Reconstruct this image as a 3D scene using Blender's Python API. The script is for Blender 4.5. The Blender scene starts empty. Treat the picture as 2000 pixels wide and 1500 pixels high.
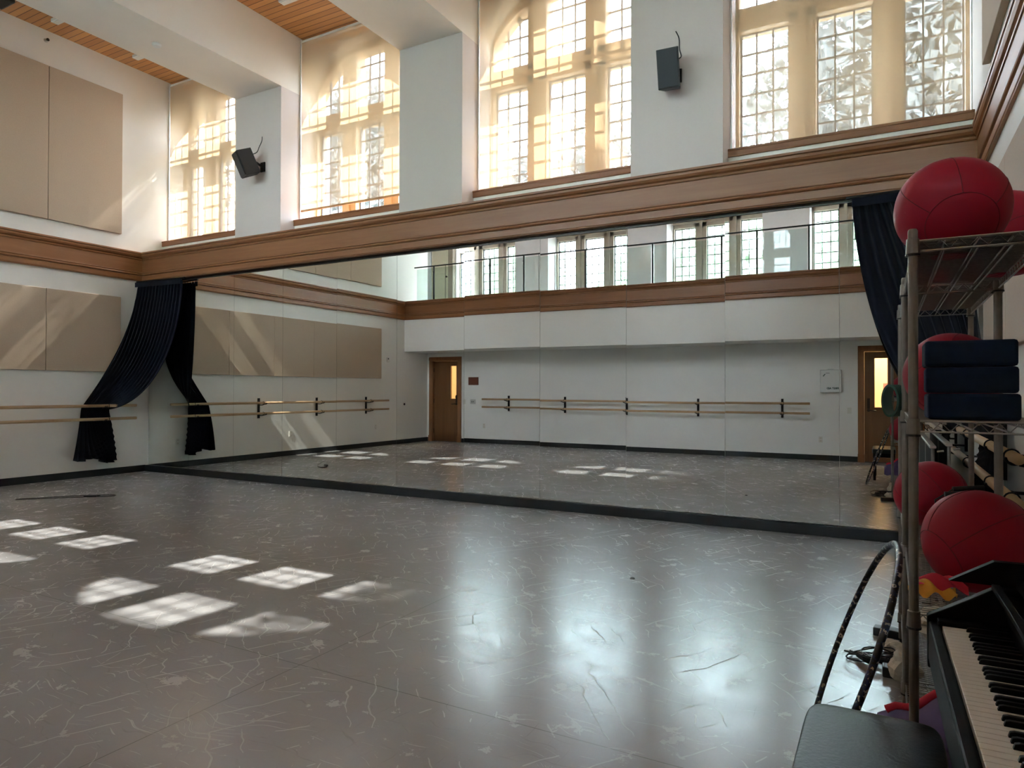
import bpy, bmesh, math, random
from mathutils import Vector, Matrix
random.seed(7)
PI = math.pi
C = bpy.context.scene.collection
SC = bpy.context.scene

# ------------------------------------------------------------------ camera
CAMZ = 1.36
yaw, pitch, roll = math.radians(28.776), math.radians(0.549), math.radians(0.161)
fwd = Vector((-math.sin(yaw)*math.cos(pitch), math.cos(yaw)*math.cos(pitch), math.sin(pitch)))
rt = Vector((math.cos(yaw), math.sin(yaw), 0)); up = rt.cross(fwd)
rt2 = rt*math.cos(roll)+up*math.sin(roll); up2 = -rt*math.sin(roll)+up*math.cos(roll)
cam_d = bpy.data.cameras.new('camera'); cam = bpy.data.objects.new('camera', cam_d); C.objects.link(cam)
M = Matrix((rt2, up2, -fwd)).transposed().to_4x4(); M.translation = (0, 0, CAMZ)
cam.matrix_world = M
cam_d.sensor_width = 36; cam_d.lens = 1331.3/2000*36; cam_d.clip_start = 0.05; cam_d.clip_end = 400
SC.camera = cam

# ------------------------------------------------------------------ light
SC.view_settings.view_transform = 'Standard'
SC.view_settings.look = 'None'
SC.view_settings.gamma = 1
SC.view_settings.use_curve_mapping = False
SC.view_settings.exposure = 3.38
w = bpy.data.worlds.new('sky'); SC.world = w; w.use_nodes = True
nt = w.node_tree; nt.nodes.clear()
tc = nt.nodes.new('ShaderNodeTexCoord'); sep = nt.nodes.new('ShaderNodeSeparateXYZ')
ramp = nt.nodes.new('ShaderNodeValToRGB'); bg = nt.nodes.new('ShaderNodeBackground'); wo = nt.nodes.new('ShaderNodeOutputWorld')
ramp.color_ramp.elements[0].position = 0.0; ramp.color_ramp.elements[0].color = (0.88, 0.94, 1.0, 1)
ramp.color_ramp.elements[1].position = 0.9; ramp.color_ramp.elements[1].color = (0.62, 0.76, 1.0, 1)
nt.links.new(tc.outputs['Generated'], sep.inputs[0]); nt.links.new(sep.outputs['Z'], ramp.inputs[0])
nt.links.new(ramp.outputs[0], bg.inputs['Color']); nt.links.new(bg.outputs[0], wo.inputs[0])
bg.inputs['Strength'].default_value = 6.0
sun_d = bpy.data.lights.new('sun', 'SUN'); sun = bpy.data.objects.new('sun', sun_d); C.objects.link(sun)
sun_d.energy = 6.6; sun_d.angle = math.radians(0.6); sun_d.color = (1.0, 0.95, 0.88)
sun.rotation_euler = Vector((-0.075, -1.0, -1.16)).to_track_quat('-Z', 'Y').to_euler()
sun.location = (2, 30, 30)

# ------------------------------------------------------------------ dimensions
YM = 7.055            # mirror plane
XL, XR = -10.85, 0.70  # side walls
ZB, ZC = 5.796, 6.655  # beam soffit, ceiling
YW = 7.43             # roller shade plane
YG = 7.85             # glass plane
YE = 8.05             # outer face
YF, YB = 0.10, -0.90  # balcony fascia, lower back wall
YP, YGB = -1.90, -2.50  # rear piers, rear glass
ZT0, ZT1 = 3.150, 3.618  # timber band
PIL = [(-8.70, -7.73), (-5.56, -4.588), (-2.418, -1.446)]
BAYS = [(XL, -8.70), (-7.73, -5.56), (-4.588, -2.418), (-1.446, XR)]

# ------------------------------------------------------------------ helpers
class MB:
    def __init__(s): s.bm = bmesh.new()
    def box(s, x0, x1, y0, y1, z0, z1, mat=None):
        v = [s.bm.verts.new(p) for p in ((x0,y0,z0),(x1,y0,z0),(x1,y1,z0),(x0,y1,z0),(x0,y0,z1),(x1,y0,z1),(x1,y1,z1),(x0,y1,z1))]
        if mat is not None:
            for q in v: q.co = mat @ q.co
        for f in ((3,2,1,0),(4,5,6,7),(0,1,5,4),(1,2,6,5),(2,3,7,6),(3,0,4,7)): s.bm.faces.new([v[i] for i in f])
        return s
    def cbox(s, c, d, mat=None):
        return s.box(c[0]-d[0]/2,c[0]+d[0]/2,c[1]-d[1]/2,c[1]+d[1]/2,c[2]-d[2]/2,c[2]+d[2]/2,mat)
    def prism(s, pts, axis, a, b):
        # polygon in the two other axes, extruded along axis from a to b
        def mk(p, t):
            return {'x': (t,p[0],p[1]), 'y': (p[0],t,p[1]), 'z': (p[0],p[1],t)}[axis]
        A = [s.bm.verts.new(mk(p,a)) for p in pts]; B = [s.bm.verts.new(mk(p,b)) for p in pts]
        n = len(pts)
        s.bm.faces.new(A); s.bm.faces.new(B[::-1])
        for i in range(n): s.bm.faces.new((A[(i+1)%n], A[i], B[i], B[(i+1)%n]))
        return s
    def tube(s, pts, r, n=8, closed=False, cap=True):
        pts = [Vector(p) for p in pts]; N = len(pts); rings = []
        prev = None
        for i, p in enumerate(pts):
            if closed: d = pts[(i+1)%N]-pts[i-1]
            else: d = pts[min(i+1,N-1)]-pts[max(i-1,0)]
            if d.length < 1e-9: d = Vector((0,0,1))
            d.normalize()
            if prev is None:
                a = Vector((0,0,1)) if abs(d.z) < .9 else Vector((1,0,0))
                u = d.cross(a).normalized()
            else:
                u = (prev - d*prev.dot(d)).normalized()
            prev = u; v = d.cross(u)
            rr = r[i] if isinstance(r, (list, tuple)) else r
            rings.append([s.bm.verts.new(p+(u*math.cos(2*PI*k/n)+v*math.sin(2*PI*k/n))*rr) for k in range(n)])
        for i in range(N if closed else N-1):
            A, B = rings[i], rings[(i+1)%N]
            for k in range(n): s.bm.faces.new((A[k],A[(k+1)%n],B[(k+1)%n],B[k]))
        if cap and not closed:
            s.bm.faces.new(rings[0][::-1]); s.bm.faces.new(rings[-1])
        return s
    def grid(s, fn, nu, nv, closed_u=False):
        V = [[s.bm.verts.new(fn(i/(nu), j/nv)) for j in range(nv+1)] for i in range(nu+(0 if closed_u else 1))]
        m = len(V)
        for i in range(nu):
            for j in range(nv): s.bm.faces.new((V[i][j],V[(i+1)%m][j],V[(i+1)%m][j+1],V[i][j+1]))
        return s
    def lathe(s, prof, c, n=20, axis='z'):
        rings = []
        for (r, h) in prof:
            ring = []
            for k in range(n):
                a = 2*PI*k/n; x, y = r*math.cos(a), r*math.sin(a)
                p = {'z': (x,y,h), 'x': (h,x,y), 'y': (x,h,y)}[axis]
                ring.append(s.bm.verts.new(Vector(p)+Vector(c)))
            rings.append(ring)
        for A, B in zip(rings, rings[1:]):
            for k in range(n): s.bm.faces.new((A[k],A[(k+1)%n],B[(k+1)%n],B[k]))
        s.bm.faces.new(rings[0][::-1]); s.bm.faces.new(rings[-1])
        return s
    def build(s, name, mat, parent=None, smooth=False, bevel=0, loc=None):
        bmesh.ops.recalc_face_normals(s.bm, faces=s.bm.faces)
        me = bpy.data.meshes.new(name); s.bm.to_mesh(me); s.bm.free()
        if mat: me.materials.append(mat)
        o = bpy.data.objects.new(name, me); C.objects.link(o)
        if smooth:
            for p in me.polygons: p.use_smooth = True
        if bevel:
            b = o.modifiers.new('bevel', 'BEVEL'); b.width = bevel; b.segments = 2; b.limit_method = 'ANGLE'
        if parent is not None: o.parent = parent
        if loc is not None: o.location = loc
        return o

def tag(o, label=None, cat=None, group=None, kind=None):
    if label: o['label'] = label
    if cat: o['category'] = cat
    if group: o['group'] = group
    if kind: o['kind'] = kind
    return o
def struct(o): o['kind'] = 'structure'; return o
def empty(name, loc, rz=0):
    o = bpy.data.objects.new(name, None); C.objects.link(o); o.location = loc; o.rotation_euler = (0,0,rz)
    o.empty_display_size = .1
    return o
def copy_tree(o, parent=None):
    c = o.copy(); C.objects.link(c)
    if parent is not None: c.parent = parent
    for ch in list(o.children): copy_tree(ch, c)
    return c

# ------------------------------------------------------------------ materials
def new_mat(name):
    m = bpy.data.materials.new(name); m.use_nodes = True
    t = m.node_tree; b = t.nodes['Principled BSDF']
    return m, t, b
def N(t, typ, **kw):
    n = t.nodes.new(typ)
    for k, v in kw.items(): setattr(n, k, v)
    return n
def simple(name, col, rough=.5, metal=0, noise=0.0, scale=8, bump=0, spec=None, sheen=0):
    m, t, b = new_mat(name)
    b.inputs['Base Color'].default_value = (*col, 1); b.inputs['Roughness'].default_value = rough; b.inputs['Metallic'].default_value = metal
    if spec is not None: b.inputs['Specular IOR Level'].default_value = spec
    if sheen: b.inputs['Sheen Weight'].default_value = sheen
    tc = N(t, 'ShaderNodeTexCoord'); no = N(t, 'ShaderNodeTexNoise'); no.inputs['Scale'].default_value = scale; no.inputs['Detail'].default_value = 5
    t.links.new(tc.outputs['Object'], no.inputs['Vector'])
    if noise:
        mx = N(t, 'ShaderNodeMix', data_type='RGBA')
        mx.inputs[6].default_value = (*[c*(1-noise) for c in col], 1); mx.inputs[7].default_value = (*[min(1, c*(1+noise)) for c in col], 1)
        t.links.new(no.outputs['Fac'], mx.inputs[0]); t.links.new(mx.outputs[2], b.inputs['Base Color'])
    if bump:
        bu = N(t, 'ShaderNodeBump'); bu.inputs['Strength'].default_value = bump; bu.inputs['Distance'].default_value = .004
        t.links.new(no.outputs['Fac'], bu.inputs['Height']); t.links.new(bu.outputs[0], b.inputs['Normal'])
    return m
def wood(name, c1, c2, axis='x', rough=.45, scale=3.0):
    m, t, b = new_mat(name)
    tc = N(t, 'ShaderNodeTexCoord'); mp = N(t, 'ShaderNodeMapping')
    s = {'x': (.35,7,7), 'y': (7,.35,7), 'z': (7,7,.35)}[axis]
    mp.inputs['Scale'].default_value = [q*scale for q in s]
    no = N(t, 'ShaderNodeTexNoise'); no.inputs['Scale'].default_value = 1; no.inputs['Detail'].default_value = 8; no.inputs['Roughness'].default_value = .65; no.inputs['Distortion'].default_value = .6
    cr = N(t, 'ShaderNodeValToRGB'); cr.color_ramp.elements[0].position = .3; cr.color_ramp.elements[1].position = .7
    cr.color_ramp.elements[0].color = (*c1, 1); cr.color_ramp.elements[1].color = (*c2, 1)
    t.links.new(tc.outputs['Object'], mp.inputs[0]); t.links.new(mp.outputs[0], no.inputs['Vector']); t.links.new(no.outputs['Fac'], cr.inputs[0]); t.links.new(cr.outputs[0], b.inputs['Base Color'])
    b.inputs['Roughness'].default_value = rough
    bu = N(t, 'ShaderNodeBump'); bu.inputs['Strength'].default_value = .08; bu.inputs['Distance'].default_value = .002
    t.links.new(no.outputs['Fac'], bu.inputs['Height']); t.links.new(bu.outputs[0], b.inputs['Normal'])
    return m

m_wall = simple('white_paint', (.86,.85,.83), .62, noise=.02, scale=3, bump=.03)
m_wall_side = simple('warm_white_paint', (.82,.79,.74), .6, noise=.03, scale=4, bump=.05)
m_pier = simple('shade_toned_pier_paint', (.63,.575,.565), .65, noise=.02, scale=3)  # face shade darkens this colour; red tint offsets green bounce light
m_oak = wood('stained_oak_band', (.225,.092,.038), (.28,.122,.053), 'x', .42)
m_oak_y = wood('stained_oak_band_side', (.29,.12,.045), (.36,.158,.062), 'y', .42)
m_oak_z = wood('stained_oak_upright', (.22,.09,.035), (.34,.15,.06), 'z', .45)
m_door = wood('door_veneer', (.15,.062,.022), (.21,.09,.034), 'z', .38, 2)
m_mull = wood('mullion_timber', (.40,.25,.12), (.50,.33,.17), 'z', .5)
m_stone = simple('mullion_stone', (.33,.27,.21), .7, noise=.15, scale=12, bump=.2)
m_black = simple('black_plastic', (.012,.012,.014), .45)
m_blackbase = simple('black_vinyl_base', (.010,.011,.013), .55)
m_rubber = simple('black_rubber', (.015,.015,.017), .6, noise=.2, scale=40)
m_iron = simple('black_iron', (.02,.02,.022), .5, .6)
m_lead = simple('lead_came', (.09,.09,.10), .6, .3)
m_panel = simple('tan_panel_fabric', (.50,.385,.285), .95, noise=.07, scale=60, bump=.25, spec=.1, sheen=.2)
m_curtain = simple('navy_velvet', (.006,.0075,.0145), .92, noise=.3, scale=20, spec=.1, sheen=.08)
m_chrome = simple('dulled_chrome_wire', (.36,.34,.32), .36, .9, noise=.15, scale=30)
m_post = simple('dulled_chrome_post', (.24,.215,.195), .45, .8, noise=.25, scale=25)
m_bar = wood('maple_bar', (.52,.33,.17), (.66,.45,.26), 'y', .4)
m_bar_x = wood('maple_bar_long', (.52,.33,.17), (.66,.45,.26), 'x', .4)
m_plate = simple('ivory_plate', (.74,.72,.66), .45)
m_steel = simple('brushed_steel', (.6,.6,.58), .35, .9)
m_bronze = simple('dark_bronze', (.045,.03,.022), .4, .7)
m_plaque = simple('brown_plaque', (.12,.035,.018), .5, noise=.2, scale=20)
m_white = simple('white_enamel', (.78,.80,.80), .4)
m_red = simple('red_vinyl_ball', (.33,.007,.026), .55, noise=.12, scale=9, bump=.12, spec=.3)
m_foam = simple('navy_foam', (.008,.020,.058), .85, noise=.2, scale=60, bump=.2, spec=.2)
m_green = simple('green_plastic', (.018,.085,.062), .5)
m_leather = simple('black_leather', (.008,.011,.013), .36, noise=.2, scale=90, bump=.3, spec=.28)
m_piano = simple('black_ash_piano', (.0045,.0045,.005), .52, noise=.2, scale=50, bump=.1, spec=.1)
m_ivory = simple('white_key', (.80,.74,.64), .35)
m_ebony = simple('black_key', (.004,.004,.004), .5, spec=.12)
m_speaker = simple('speaker_cabinet', (.022,.026,.032), .5, noise=.1, scale=50)
m_grille = simple('speaker_grille', (.02,.026,.034), .6, noise=.4, scale=250)
m_cream = simple('cream_paint', (.66,.60,.44), .5)
m_paper = simple('crumpled_white_plastic', (.62,.56,.47), .6, noise=.1, scale=10, bump=.4)
m_purple = simple('purple_cloth', (.11,.075,.18), .8, noise=.1, scale=30, bump=.15)
m_redcloth = simple('red_cloth', (.60,.02,.05), .75, noise=.1, scale=30)
m_yellow = simple('yellow_cloth', (.75,.33,.03), .75, noise=.15, scale=20)
m_shadebox = simple('shade_channel', (.80,.82,.82), .5)
m_bark = simple('bark', (.10,.075,.05), .9, noise=.4, scale=20, bump=.5)
m_grass = simple('lawn', (.14,.14,.115), .95, noise=.4, scale=2)
m_hall = simple('corridor_paint', (.80,.62,.40), .8)

def floor_mat():
    m, t, b = new_mat('grey_dance_vinyl')
    tc = N(t, 'ShaderNodeTexCoord')
    n1 = N(t, 'ShaderNodeTexNoise'); n1.inputs['Scale'].default_value = .9; n1.inputs['Detail'].default_value = 6; n1.inputs['Roughness'].default_value = .6
    n2 = N(t, 'ShaderNodeTexNoise'); n2.inputs['Scale'].default_value = 5; n2.inputs['Detail'].default_value = 8; n2.inputs['Roughness'].default_value = .7
    t.links.new(tc.outputs['Object'], n1.inputs['Vector']); t.links.new(tc.outputs['Object'], n2.inputs['Vector'])
    cr = N(t, 'ShaderNodeValToRGB')
    cr.color_ramp.elements[0].position = .3; cr.color_ramp.elements[0].color = (.30,.29,.288,1)
    cr.color_ramp.elements[1].position = .7; cr.color_ramp.elements[1].color = (.365,.36,.365,1)
    t.links.new(n1.outputs['Fac'], cr.inputs[0])
    # scuffs: thin bent streaks from several stretched, distorted waves
    masks = []
    for k, (ang, sc, dist, lo, hi) in enumerate(((.5,2.2,5,.990,.998),(-.7,3.1,8,.990,.998),(1.4,1.9,10,.992,.999),(.05,3.5,4,.992,.999),(-1.2,2.5,12,.992,.999))):
        mp = N(t, 'ShaderNodeMapping'); mp.inputs['Rotation'].default_value = (0,0,ang); mp.inputs['Location'].default_value = (k*3.7,k*1.3,0)
        wv = N(t, 'ShaderNodeTexWave'); wv.inputs['Scale'].default_value = sc; wv.inputs['Distortion'].default_value = dist; wv.inputs['Detail'].default_value = 3; wv.inputs['Detail Scale'].default_value = .7
        t.links.new(tc.outputs['Object'], mp.inputs[0]); t.links.new(mp.outputs[0], wv.inputs['Vector'])
        r = N(t, 'ShaderNodeMapRange'); r.inputs[1].default_value = lo; r.inputs[2].default_value = hi
        t.links.new(wv.outputs['Fac'], r.inputs[0])
        g = N(t, 'ShaderNodeTexNoise'); g.inputs['Scale'].default_value = 2.3+k*.8; g.inputs['Detail'].default_value = 4
        t.links.new(mp.outputs[0], g.inputs['Vector'])
        gr = N(t, 'ShaderNodeMapRange'); gr.inputs[1].default_value = .52; gr.inputs[2].default_value = .66
        t.links.new(g.outputs['Fac'], gr.inputs[0])
        mu = N(t, 'ShaderNodeMath', operation='MULTIPLY'); t.links.new(r.outputs[0], mu.inputs[0]); t.links.new(gr.outputs[0], mu.inputs[1])
        masks.append(mu)
    def chain(ms, op='MAXIMUM'):
        a = ms[0]
        for q in ms[1:]:
            x = N(t, 'ShaderNodeMath', operation=op); t.links.new(a.outputs[0], x.inputs[0]); t.links.new(q.outputs[0], x.inputs[1]); a = x
        return a
    wear = N(t, 'ShaderNodeMapRange'); wear.inputs[1].default_value = .42; wear.inputs[2].default_value = .62; t.links.new(n1.outputs['Fac'], wear.inputs[0])
    for k, ang in enumerate((.35, 1.15, 2.05, 2.85, .75)):
        mp = N(t, 'ShaderNodeMapping'); mp.inputs['Rotation'].default_value = (0,0,ang); mp.inputs['Location'].default_value = (k*7.1,k*2.3,0); mp.inputs['Scale'].default_value = (2.2,75,1)
        # bend the coordinates a little so that scratches curve
        bd = N(t, 'ShaderNodeTexNoise'); bd.inputs['Scale'].default_value = 1.7; t.links.new(tc.outputs['Object'], bd.inputs['Vector'])
        va = N(t, 'ShaderNodeVectorMath', operation='MULTIPLY_ADD'); t.links.new(bd.outputs['Color'], va.inputs[0]); va.inputs[1].default_value = (.5,.5,0); t.links.new(tc.outputs['Object'], va.inputs[2])
        t.links.new(va.outputs[0], mp.inputs[0])
        sn = N(t, 'ShaderNodeTexNoise'); sn.inputs['Scale'].default_value = 1; sn.inputs['Detail'].default_value = 2; t.links.new(mp.outputs[0], sn.inputs['Vector'])
        r = N(t, 'ShaderNodeMapRange'); r.inputs[1].default_value = .68; r.inputs[2].default_value = .78; t.links.new(sn.outputs['Fac'], r.inputs[0])
        mu = N(t, 'ShaderNodeMath', operation='MULTIPLY'); t.links.new(r.outputs[0], mu.inputs[0]); t.links.new(wear.outputs[0], mu.inputs[1])
        masks.insert(0, mu)
    light = chain(masks[:7]); dark = chain([masks[7], masks[8], masks[9]])
    # seams between the rolls
    sp = N(t, 'ShaderNodeSeparateXYZ'); t.links.new(tc.outputs['Object'], sp.inputs[0])
    seams = []
    for ax, val, lim in (('Y',2.465,None),('Y',3.93,None),('Y',5.40,None),('Y',1.0,None),('X',-2.545,3.93)):
        d = N(t, 'ShaderNodeMath', operation='SUBTRACT'); t.links.new(sp.outputs[ax], d.inputs[0]); d.inputs[1].default_value = val
        a = N(t, 'ShaderNodeMath', operation='ABSOLUTE'); t.links.new(d.outputs[0], a.inputs[0])
        l = N(t, 'ShaderNodeMath', operation='LESS_THAN'); t.links.new(a.outputs[0], l.inputs[0]); l.inputs[1].default_value = .0025
        if lim:
            l2 = N(t, 'ShaderNodeMath', operation='LESS_THAN'); t.links.new(sp.outputs['Y'], l2.inputs[0]); l2.inputs[1].default_value = lim
            mu = N(t, 'ShaderNodeMath', operation='MULTIPLY'); t.links.new(l.outputs[0], mu.inputs[0]); t.links.new(l2.outputs[0], mu.inputs[1]); l = mu
        seams.append(l)
    seam = chain(seams)
    def mix(fac, k, a_sock, col):
        mm = N(t, 'ShaderNodeMath', operation='MULTIPLY'); t.links.new(fac.outputs[0], mm.inputs[0]); mm.inputs[1].default_value = k
        mx = N(t, 'ShaderNodeMix', data_type='RGBA'); t.links.new(mm.outputs[0], mx.inputs[0]); t.links.new(a_sock, mx.inputs[6]); mx.inputs[7].default_value = (*col,1)
        return mx.outputs[2]
    c = mix(light, .045, cr.outputs[0], (.55,.53,.50)); c = mix(dark, .18, c, (.10,.095,.09)); c = mix(seam, .5, c, (.06,.055,.05))
    t.links.new(c, b.inputs['Base Color'])
    rr = N(t, 'ShaderNodeMapRange'); rr.inputs[1].default_value = .3; rr.inputs[2].default_value = .72; rr.inputs[3].default_value = .20; rr.inputs[4].default_value = .30
    t.links.new(n2.outputs['Fac'], rr.inputs[0])
    ra = N(t, 'ShaderNodeMath', operation='MULTIPLY_ADD'); t.links.new(light.outputs[0], ra.inputs[0]); ra.inputs[1].default_value = .18; t.links.new(rr.outputs[0], ra.inputs[2])
    t.links.new(ra.outputs[0], b.inputs['Roughness'])
    bu = N(t, 'ShaderNodeBump'); bu.inputs['Strength'].default_value = .22; bu.inputs['Distance'].default_value = .002
    hh = N(t, 'ShaderNodeMath', operation='ADD'); t.links.new(n2.outputs['Fac'], hh.inputs[0]); t.links.new(light.outputs[0], hh.inputs[1])
    t.links.new(light.outputs[0], bu.inputs['Height']); t.links.new(bu.outputs[0], b.inputs['Normal'])
    b.inputs['Specular IOR Level'].default_value = .55
    return m
m_floor = floor_mat()

def plank_mat():
    m, t, b = new_mat('cedar_ceiling_planks')
    tc = N(t, 'ShaderNodeTexCoord'); sp = N(t, 'ShaderNodeSeparateXYZ'); t.links.new(tc.outputs['Object'], sp.inputs[0])
    dv = N(t, 'ShaderNodeMath', operation='DIVIDE'); t.links.new(sp.outputs['Y'], dv.inputs[0]); dv.inputs[1].default_value = .099
    fl = N(t, 'ShaderNodeMath', operation='FLOOR'); t.links.new(dv.outputs[0], fl.inputs[0])
    fr = N(t, 'ShaderNodeMath', operation='FRACT'); t.links.new(dv.outputs[0], fr.inputs[0])
    wn = N(t, 'ShaderNodeTexWhiteNoise', noise_dimensions='1D'); t.links.new(fl.outputs[0], wn.inputs['W'])
    mp = N(t, 'ShaderNodeMapping'); mp.inputs['Scale'].default_value = (1.2,26,1); t.links.new(tc.outputs['Object'], mp.inputs[0])
    no = N(t, 'ShaderNodeTexNoise'); no.inputs['Scale'].default_value = 1.4; no.inputs['Detail'].default_value = 6; t.links.new(mp.outputs[0], no.inputs['Vector'])
    ad = N(t, 'ShaderNodeMath', operation='MULTIPLY_ADD'); t.links.new(wn.outputs['Value'], ad.inputs[0]); ad.inputs[1].default_value = .55; 
    h = N(t, 'ShaderNodeMath', operation='MULTIPLY'); t.links.new(no.outputs['Fac'], h.inputs[0]); h.inputs[1].default_value = .5; t.links.new(h.outputs[0], ad.inputs[2])
    cr = N(t, 'ShaderNodeValToRGB'); cr.color_ramp.elements[0].position = .1; cr.color_ramp.elements[0].color = (.40,.165,.05,1); cr.color_ramp.elements[1].position = .8; cr.color_ramp.elements[1].color = (.62,.30,.105,1)
    t.links.new(ad.outputs[0], cr.inputs[0])
    lt = N(t, 'ShaderNodeMath', operation='LESS_THAN'); t.links.new(fr.outputs[0], lt.inputs[0]); lt.inputs[1].default_value = .10
    mx = N(t, 'ShaderNodeMix', data_type='RGBA'); t.links.new(lt.outputs[0], mx.inputs[0]); t.links.new(cr.outputs[0], mx.inputs[6]); mx.inputs[7].default_value = (.10,.035,.012,1)
    t.links.new(mx.outputs[2], b.inputs['Base Color']); b.inputs['Roughness'].default_value = .4
    return m
m_plank = plank_mat()

def glass_mat(name, col=(.96,.98,.98), gl=.06):
    m = bpy.data.materials.new(name); m.use_nodes = True; t = m.node_tree; t.nodes.clear()
    o = N(t, 'ShaderNodeOutputMaterial'); tr = N(t, 'ShaderNodeBsdfTransparent'); g = N(t, 'ShaderNodeBsdfGlossy'); mx = N(t, 'ShaderNodeMixShader'); fr = N(t, 'ShaderNodeMath', operation='POWER'); lw = N(t, 'ShaderNodeLayerWeight'); lw.inputs[0].default_value = .5; fm_ = N(t, 'ShaderNodeMath', operation='MULTIPLY_ADD')
    tr.inputs[0].default_value = (*col,1); g.inputs['Roughness'].default_value = .02
    t.links.new(lw.outputs['Facing'], fr.inputs[0]); fr.inputs[1].default_value = 4.0; t.links.new(fr.outputs[0], fm_.inputs[0]); fm_.inputs[1].default_value = .6; fm_.inputs[2].default_value = .035
    t.links.new(fm_.outputs[0], mx.inputs[0]); t.links.new(tr.outputs[0], mx.inputs[1]); t.links.new(g.outputs[0], mx.inputs[2]); t.links.new(mx.outputs[0], o.inputs[0])
    return m
m_glass = glass_mat('window_glass'); m_guard = glass_mat('guard_glass', (.86,.92,.90))
def shade_mat():
    m = bpy.data.materials.new('tan_screen_fabric'); m.use_nodes = True; t = m.node_tree; t.nodes.clear()
    o = N(t, 'ShaderNodeOutputMaterial'); tr = N(t, 'ShaderNodeBsdfTransparent'); tl = N(t, 'ShaderNodeBsdfTranslucent'); df = N(t, 'ShaderNodeBsdfDiffuse')
    m1 = N(t, 'ShaderNodeMixShader'); m2 = N(t, 'ShaderNodeMixShader')
    tl.inputs[0].default_value = (.21,.152,.09,1); df.inputs[0].default_value = (.72,.60,.46,1)
    m1.inputs[0].default_value = .42   # share that reflects rather than passes
    t.links.new(tl.outputs[0], m1.inputs[1]); t.links.new(df.outputs[0], m1.inputs[2])
    # open weave: the holes close up when seen or lit at a slant, as in any woven screen
    ge = N(t, 'ShaderNodeNewGeometry'); dt = N(t, 'ShaderNodeVectorMath', operation='DOT_PRODUCT'); ab = N(t, 'ShaderNodeMath', operation='ABSOLUTE')
    t.links.new(ge.outputs['Normal'], dt.inputs[0]); t.links.new(ge.outputs['Incoming'], dt.inputs[1]); t.links.new(dt.outputs['Value'], ab.inputs[0])
    mr = N(t, 'ShaderNodeMapRange'); mr.inputs[1].default_value = .52; mr.inputs[2].default_value = .88; mr.inputs[3].default_value = .08; mr.inputs[4].default_value = .40
    t.links.new(ab.outputs[0], mr.inputs[0]); t.links.new(mr.outputs[0], m2.inputs[0]); t.links.new(m1.outputs[0], m2.inputs[1]); t.links.new(tr.outputs[0], m2.inputs[2])
    t.links.new(m2.outputs[0], o.inputs[0])
    return m
m_shade = shade_mat()
def mirror_mat():
    m = bpy.data.materials.new('mirror_silver'); m.use_nodes = True; t = m.node_tree; t.nodes.clear()
    o = N(t, 'ShaderNodeOutputMaterial'); g = N(t, 'ShaderNodeBsdfGlossy'); g.inputs[0].default_value = (.80,.835,.81,1); g.inputs['Roughness'].default_value = 0
    t.links.new(g.outputs[0], o.inputs[0]); return m
m_mirror = mirror_mat()
def leaf_mat(name, c1, c2):
    m = bpy.data.materials.new(name); m.use_nodes = True; t = m.node_tree; t.nodes.clear()
    o = N(t, 'ShaderNodeOutputMaterial'); d = N(t, 'ShaderNodeBsdfDiffuse'); tl = N(t, 'ShaderNodeBsdfTranslucent'); mx = N(t, 'ShaderNodeMixShader'); mx.inputs[0].default_value = .45
    oi = N(t, 'ShaderNodeTexCoord'); no = N(t, 'ShaderNodeTexNoise'); no.inputs['Scale'].default_value = 1.2; t.links.new(oi.outputs['Object'], no.inputs['Vector'])
    mc = N(t, 'ShaderNodeMix', data_type='RGBA'); mc.inputs[6].default_value = (*c1,1); mc.inputs[7].default_value = (*c2,1); t.links.new(no.outputs['Fac'], mc.inputs[0])
    t.links.new(mc.outputs[2], d.inputs[0]); t.links.new(mc.outputs[2], tl.inputs[0]); t.links.new(d.outputs[0], mx.inputs[1]); t.links.new(tl.outputs[0], mx.inputs[2]); t.links.new(mx.outputs[0], o.inputs[0])
    return m
m_leaf = leaf_mat('overlit_green_leaves', (.34,.46,.32), (.60,.70,.56)); m_leaf_dk = leaf_mat('backlit_toned_leaves', (.085,.092,.088), (.16,.17,.16))  # leaf colours carry the light: rear pale as overexposed, front dark as backlit
def emis(name, col, s):
    m = bpy.data.materials.new(name); m.use_nodes = True; t = m.node_tree; t.nodes.clear()
    o = N(t, 'ShaderNodeOutputMaterial'); e = N(t, 'ShaderNodeEmission'); e.inputs[0].default_value = (*col,1); e.inputs[1].default_value = s; t.links.new(e.outputs[0], o.inputs[0]); return m
m_lamp = emis('corridor_lamp', (1,.70,.38), 1.2)

# ------------------------------------------------------------------ room shell
struct(MB().box(XL-1.0, XR+.3, -3.2, 8.1, -.12, 0).build('floor', m_floor))
struct(MB().box(XL-1.0, XR+.3, -3.2, 8.1, ZC, ZC+.15).build('ceiling', m_plank))
wl = MB(); wl.box(XL-.3, XL, -.9, 8.1, 0, ZC); wl.box(XL-.3, XL, -1.0, -.9, 0, 3.5)
struct(wl.build('wall_left', m_wall_side))
struct(MB().box(XR, XR+.3, -3.2, 8.1, 0, ZC).build('wall_right', m_wall_side))
wf = MB(); wf.box(XL, XR, YM+.03, YE, 0, ZT1-.02)
wf.box(XL, XR, YW-.105, YE, ZT1-.02, 3.862)           # wall under the sills
struct(wf.build('wall_front', m_wall))
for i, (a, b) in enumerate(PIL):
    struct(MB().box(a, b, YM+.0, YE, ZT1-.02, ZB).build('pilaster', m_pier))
for i, (a, b) in enumerate(PIL):
    struct(MB().box(a, b, YP, YE, ZB, ZC).build('ceiling_beam', m_wall_side))

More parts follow.
